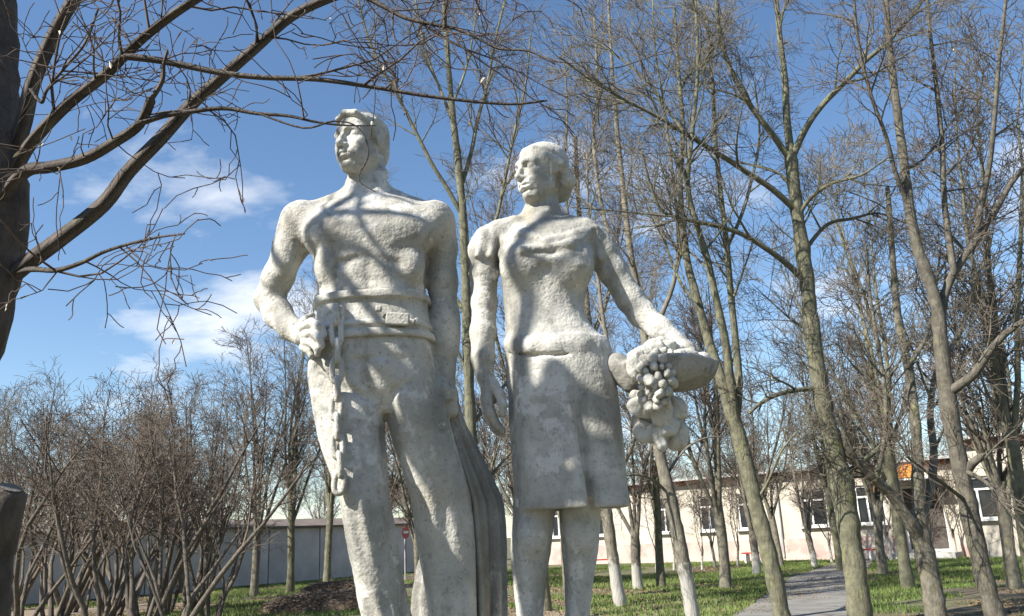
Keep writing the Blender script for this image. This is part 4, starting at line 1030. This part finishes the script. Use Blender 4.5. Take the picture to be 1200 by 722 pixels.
kinds = {'A': lime_tree(101, 8.2, 1.9, 6, .115, M['bark'], M['twig']), 'B': lime_tree(102, 9.5, 2.3, 5, .105, M['bark2'], M['twig_grey'], .22),
         'C': lime_tree(103, 7.2, 1.7, 7, .11, M['bark'], M['twig'], .42), 'W': lime_tree(104, 8.0, 1.5, 4, .14, M['bark_white_low'], M['twig'], .40),
         'Y': lime_tree(105, 4.2, .9, 3, .055, M['bark_white_low'], M['twig'], .35),
         'S': shrub_tree(201, 4.6, 6, M['bark_red'], M['twig']), 'T': shrub_tree(202, 4.2, 7, M['bark_red'], M['twig']), 'U': shrub_tree(203, 5.0, 5, M['bark_red'], M['twig'])}
used = set()
def place(kind, px, py, sc, label, group=None, rz=None, xy=None):
    p = G(px, py) if xy is None else Vector((*xy, 0))
    rz = rngG.uniform(0, 6.28) if rz is None else rz
    if kind in used: return copy_tree(kinds[kind], (p.x, p.y, 0), rz, sc, label, group)
    used.add(kind); o = kinds[kind]; o.location = (p.x, p.y, 0); o.rotation_euler = (0, 0, rz); o.scale = (sc, sc, sc); o['label'] = label
    if group: o['group'] = group
    return o
# left: trees in front of the shed
gl = 'trees along the grey shed'
place('A', 297, 699, 1.15, 'upright tree with whorl of stems, stout bare trunk before the grey shed', None, 1.0)
place('B', 340, 695, 1.2, 'slim straight tree before the grey shed, next to the stout whorled one', None, 2.0)
place('B', 383, 686, 1.35, 'thin tree before the grey shed seen beside the stone man\'s trouser leg', None, 4.0)
place('A', 239, 706, .95, 'slender tree before the grey shed rising out of the brown shrubs', None, 5.0)
for px, py, k, sc in ((215, 694, 'C', 1.1), (160, 697, 'A', 1.15), (95, 702, 'C', 1.1), (30, 704, 'A', 1.15), (450, 684, 'C', 1.2), (-30, 712, 'B', .8)):
    place(k, px, py, sc, 'bare upright tree in the row before the grey shed', gl)
gs = 'brown shrub trees on the left'
for k, px, py, sc in (('S', 112, 740, .82), ('T', 165, 738, .9), ('U', 205, 742, .74), ('S', 248, 727, .78), ('T', 60, 735, .86), ('U', 20, 740, .8), ('T', 130, 722, .95), ('S', 190, 720, .95), ('U', 80, 718, .95), ('S', 15, 716, 1.0), ('T', 225, 715, .9), ('U', 150, 712, 1.0)):
    place(k, px, py, sc * 1.36, {'S': 'six-stemmed brown shrubby tree', 'T': 'dense seven-stemmed brown shrubby tree', 'U': 'taller five-stemmed brown shrubby tree'}[k] + (' at the front of the thicket on the lawn' if py > 724 else ' deep in the thicket on the lawn'), gs + (', front' if py > 724 else ', back') + ' ' + k.lower())
# right: trees in front of the building
place('W', 887, 673, .95, 'limewashed tree dividing low into dark stems before the cream wall', None, .6)
place('W', 955, 665, .8, 'straight dark tree with small white foot at the far path edge', None, 2.6)
place('W', 748, 690, .95, 'stout low-branching tree with limewashed foot on the lawn beyond the stone woman', None, 4.1)
place('Y', 838, 665, 1.1, 'young limewashed sapling standing close against the cream wall', 'saplings along the building')
for px, py, sc in ((823, 668, .8), (865, 664, .9), (975, 660, .9), (985, 661, 1.0), (1045, 657, 1.2), (1110, 652, 1.1), (1122, 654, 1.0), (770, 671, 1.0), (790, 668, .9)):
    place('Y', px, py, sc, 'young limewashed sapling standing close against the cream wall', 'saplings along the building')
gr = 'bare trees on the lawn before the building'
for k, px, py, sc, lab in (('B', 640, 716, 1.05, 'bare tree whose foot shows between the stone woman\'s legs'), ('A', 668, 704, 1.0, 'bare tree hidden low down by the stone woman\'s skirt, crown behind her head'), ('B', 775, 688, 1.1, 'slim many-stemmed tree on the lawn behind the leaning limewashed trunk'),
        ('A', 850, 690, 1.2, 'tall tree between the leaning limewashed trunk and the three-stemmed tree'), ('C', 1035, 672, 1.15, 'spreading tree on the lawn right of the path end, before the entrance'), ('B', 1065, 690, 1.25, 'tall straight-stemmed tree behind the low forking one'),
        ('C', 1190, 690, 1.2, 'spreading tree before the taller wing of the building'), ('B', 1215, 712, 1.2, 'tall tree beyond the dark-shadowed trunk, before the wing'), ('C', 620, 690, 1.0, 'spreading tree behind the stone woman\'s hanging arm'), ('B', 520, 695, 1.05, 'slim tree hidden low down by the stone man\'s drapery'),
        ('A', 565, 688, 1.0, 'bare tree showing in the gap between the two stone figures'), ('C', 490, 690, 1.0, 'spreading tree behind the stone man\'s left leg and drapery'), ('B', 985, 668, 1.1, 'tall tree at the far end of the asphalt path'), ('C', 915, 664, 1.1, 'spreading tree close to the cream wall between the windows')):
    place(k, px, py, sc, lab, gr)
gb = 'trees behind the buildings'
for k in range(30):
    x = -34 + k * 2.6 + rngG.uniform(-.8, .8)
    y = 58 + rngG.uniform(0, 14) if x > -6 else max(52, 34 + (x + 34) * 1.0 + rngG.uniform(0, 10))
    if x > 6: y = 63 - (x - 6) * .55 + rngG.uniform(0, 8)
    place('ABC'[k % 3], 0, 0, rngG.uniform(.95, 1.25), 'bare tree rising behind the grey shed roof' if x < -2 else 'bare tree rising behind the flat roof of the cream building', 'trees behind the shed' if x < -2 else gb, None, (x, y))

# an unseen tree added left of the pedestal, shaped to shade the figures
def shade_tree():
    sp = dict(SPEC); sp[1] = (1.2, .7, .75, .05, .10); sp[2] = (2.0, .4, .8, .02, .15); sp[3] = (1.5, .25, .8, .02, .18)
    g = Grower(31, sp, 4, .004); b = Vector((-3.02, 2.23, 0))
    tp, tr = smooth_path([b + Vector(v) for v in ((0, 0, -.05), (.02, -.01, 1.2), (-.02, .0, 2.6), (.0, .0, 3.8), (-.02, .0, 4.75), (-.04, 0, 5.0))], [.24, .195, .185, .175, .165, .11], 5); g.line(tp, tr, 0, .9, 0)
    for l, r0 in (([(-3.12, 2.4, 4.4), (-3.22, 2.56, 4.75), (-3.26, 2.64, 5.2), (-3.27, 2.66, 5.8), (-3.4, 2.5, 7.0)], .05),
                  ([(-3.1, 2.37, 4.8), (-2.96, 2.31, 5.4), (-2.94, 2.28, 6.2), (-2.9, 2.1, 7.4)], .055),
                  ([(-3.08, 2.33, 4.6), (-2.88, 2.17, 5.0), (-2.76, 1.98, 5.35), (-2.6, 1.7, 6.0), (-2.5, 1.5, 6.8)], .055),
                  ([(-3.05, 2.3, 4.7), (-2.82, 2.08, 4.82), (-2.6, 1.8, 5.0), (-2.3, 1.4, 5.5)], .055),
                  ([(-3.15, 2.4, 4.9), (-3.7, 2.5, 5.4), (-4.3, 2.4, 6.1), (-4.7, 2.3, 7.0)], .05)):
        pts, rad = smooth_path([Vector(p) for p in l], [r0 * (1 - .7 * i / (len(l) - 1)) for i in range(len(l))], 4); g.line(pts, rad, 1, .2)
    # boughs between the sun and the figures: found by following the sun's direction back from the shadows seen on the stone
    def back(px, py, Y, t): return P(px, py, Y) + sdir * t
    for tg, Yt, t, r0, r1 in (([(318, 318), (345, 288), (395, 262), (450, 257), (505, 262)], 4.03, 3.0, .030, .018), ([(384, 300), (412, 297), (440, 304), (458, 322), (472, 348)], 4.02, 3.1, .026, .015),
            ([(596, 470), (640, 462), (690, 474), (738, 470)], 3.98, 3.6, .055, .045), ([(598, 540), (650, 530), (705, 546), (738, 552)], 3.97, 3.7, .05, .04), ([(655, 432), (664, 500), (650, 596)], 3.97, 3.5, .045, .035),
            ([(604, 592), (640, 572), (700, 588), (740, 565)], 3.97, 3.4, .05, .045), ([(600, 300), (645, 312), (690, 300)], 4.0, 3.6, .022, .012), ([(388, 196), (412, 190), (440, 198)], 4.0, 3.0, .016, .01),
            ([(455, 420), (500, 470), (520, 560)], 4.08, 3.3, .05, .04)):
        l = [back(x, y, Yt, t + .12 * i) for i, (x, y) in enumerate(tg)]; l = [b + Vector((-.02, 0, 4.55)) , b.lerp(l[0], .5) + Vector((0, 0, .5 * 4.7))] + l if l[0].z > 4.3 else [b + Vector((0, 0, l[0].z - .35))] + l
        pts, rad = smooth_path(l, [r0 * 1.1] + [r0 + (r1 - r0) * i / (len(l) - 2) for i in range(len(l) - 1)], 4); pts.append(pts[-1] + (pts[-1] - pts[-2])); rad.append(.004); g.line(pts, rad, 1, .35)
    root = empty('tree', b); tag(root, 'unseen bare tree left of the pedestal, shaped to shade the figures', 'tree')
    split_tree(root, b, g.out, M['bark_dark'], M['twig_dark'], 2, .003)
shade_tree()

# unseen park trees behind the viewer, added to block low sky light
for k in range(34):
    a = math.radians(-100 + 200 * (k + rngG.uniform(-.3, .3)) / 33); d = rngG.uniform(13, 22)
    place('ABC'[k % 3], 0, 0, rngG.uniform(1.0, 1.2), 'unseen bare park tree behind the viewer, added to cut sky light', 'unseen trees cutting sky light', None, (math.sin(a) * d, 1 - math.cos(a) * d))

# ------------------------------------------------------------------ grass, litter and a heap of brushwood
M['grass'] = material('spring_grass', (.07, .12, .02), (.16, .22, .055), .7, .8, 0)
M['drygrass'] = material('dry_litter', (.16, .115, .06), (.27, .20, .115), 3, .95, 0)
def blades(name, label, n, seed, mat, hgt, wid, lean, zone, kindcat):
    r = np.random.default_rng(seed)
    x = r.uniform(-26, 28, n * 3); y = 9 + 36 * r.random(n * 3) ** 1.15
    keep = zone(x, y) & (np.abs(x) < y * .66 + 1.5); x, y = x[keep][:n], y[keep][:n]; n = len(x)
    h = r.uniform(.5, 1.3, n) * hgt; a = r.uniform(0, 2 * np.pi, n); w = wid * r.uniform(.6, 1.4, n); l = lean * r.uniform(0, 1, n); b = r.uniform(0, 2 * np.pi, n)
    z0 = .001
    V = np.empty((n, 3, 3), np.float32)
    V[:, 0] = np.stack([x - w * np.cos(a), y - w * np.sin(a), np.full(n, z0)], 1); V[:, 1] = np.stack([x + w * np.cos(a), y + w * np.sin(a), np.full(n, z0)], 1)
    V[:, 2] = np.stack([x + l * np.cos(b), y + l * np.sin(b), h], 1)
    o = link(name, mesh_np(name, V.reshape(-1, 3), np.arange(3 * n).reshape(-1, 3), mat, False)); tag(o, label, kindcat, kind='stuff'); return o
pa = [tuple(G(px, py)) for px, py in ((838, 745), (868, 718), (905, 692), (940, 673), (972, 662), (996, 655))]; pb = [tuple(G(px, py)) for px, py in ((1008, 745), (1006, 718), (1008, 692), (1014, 673), (1020, 662), (1028, 655))]
def on_path(x, y):
    ya = [p[1] for p in pa]; yb = [p[1] for p in pb]
    return (x > np.interp(y, ya, [p[0] for p in pa])) & (x < np.interp(y, yb, [p[0] for p in pb])) & (y > ya[0] - 1)
def front(x, y):     # this side of the building and of the shed
    f = ((x - FA.x) * en.x + (y - FA.y) * en.y) > .6
    sn = Vector((sd_.y, -sd_.x, 0)).normalized(); return f & (((x - SA.x) * sn.x + (y - SA.y) * sn.y) > .3)
def patch(x, y): return np.sin(x * .55 + 1.3 * np.sin(y * .21)) + np.sin(y * .62 + 1.7 * np.sin(x * .33)) + .6 * np.sin(x * 1.7 + y * 1.3)
blades('grass', 'short green spring grass growing over the lawns', 150000, 1, M['grass'], .085, .012, .06, lambda x, y: front(x, y) & ~on_path(x, y) & (patch(x, y) > np.where(x > 6, -.9, -.1)), 'grass')
blades('leaf_litter', 'brown dead leaves and dry grass strewn over the earth', 80000, 2, M['drygrass'], .028, .028, .05, lambda x, y: front(x, y) & (patch(x + 2, y - 1) > -.7), 'leaf litter')
# brushwood heap left of the man
def heap(px, py, sx_, sy_, h, seed, label):
    p = G(px, py); root = empty('brush_heap', (p.x, p.y, 0), .15); tag(root, label, 'heap', 'heaps of brushwood')
    F = Field((-sx_ * 1.2, -sy_ * 1.2, -.1), (sx_ * 1.2, sy_ * 1.2, h * 1.5), .05)
    F.ell((0, 0, -.02), (sx_, sy_, h), .1); F.ell((sx_ * .5, 0, 0), (sx_ * .45, sy_ * .6, h * .7), .15); F.noise(.10, .35, seed); F.noise(.04, .12, seed + 1)
    F.D = np.maximum(F.D, -.02 - F.ax[2][None, None, :])
    link('earth', F.mesh('earth', M['litterheap']), root)
    rg = random.Random(seed); L = []
    for k in range(900):
        a = rg.uniform(0, 6.283); q = math.sqrt(rg.random()); x, y = math.cos(a) * q * sx_, math.sin(a) * q * sy_; z = h * math.sqrt(max(0, 1 - q * q)) * .95
        d = Vector((rg.gauss(0, 1), rg.gauss(0, 1), rg.gauss(0, .3))).normalized() * rg.uniform(.15, .55); c = Vector((x, y, z + .02))
        L.append(([c - d * .5, c + Vector((0, 0, .03)), c + d * .5], [rg.uniform(.005, .012)] * 3))
    V, F_ = tubes(L); o = link('twigs', mesh_np('twigs', V, F_, M['twig']), root); o['kind'] = 'stuff'
M['litterheap'] = material('heaped_leaf_litter', (.13, .09, .06), (.25, .18, .12), 5, 1, 1, 20, bdist=.05)
heap(385, 714, 1.7, 1.1, .42, 41, 'brown heap of leaves and twigs beside the stone man\'s trouser leg')
heap(400, 694, 1.4, .9, .35, 43, 'low brown heap of leaves lying on the dirt path before the shed')
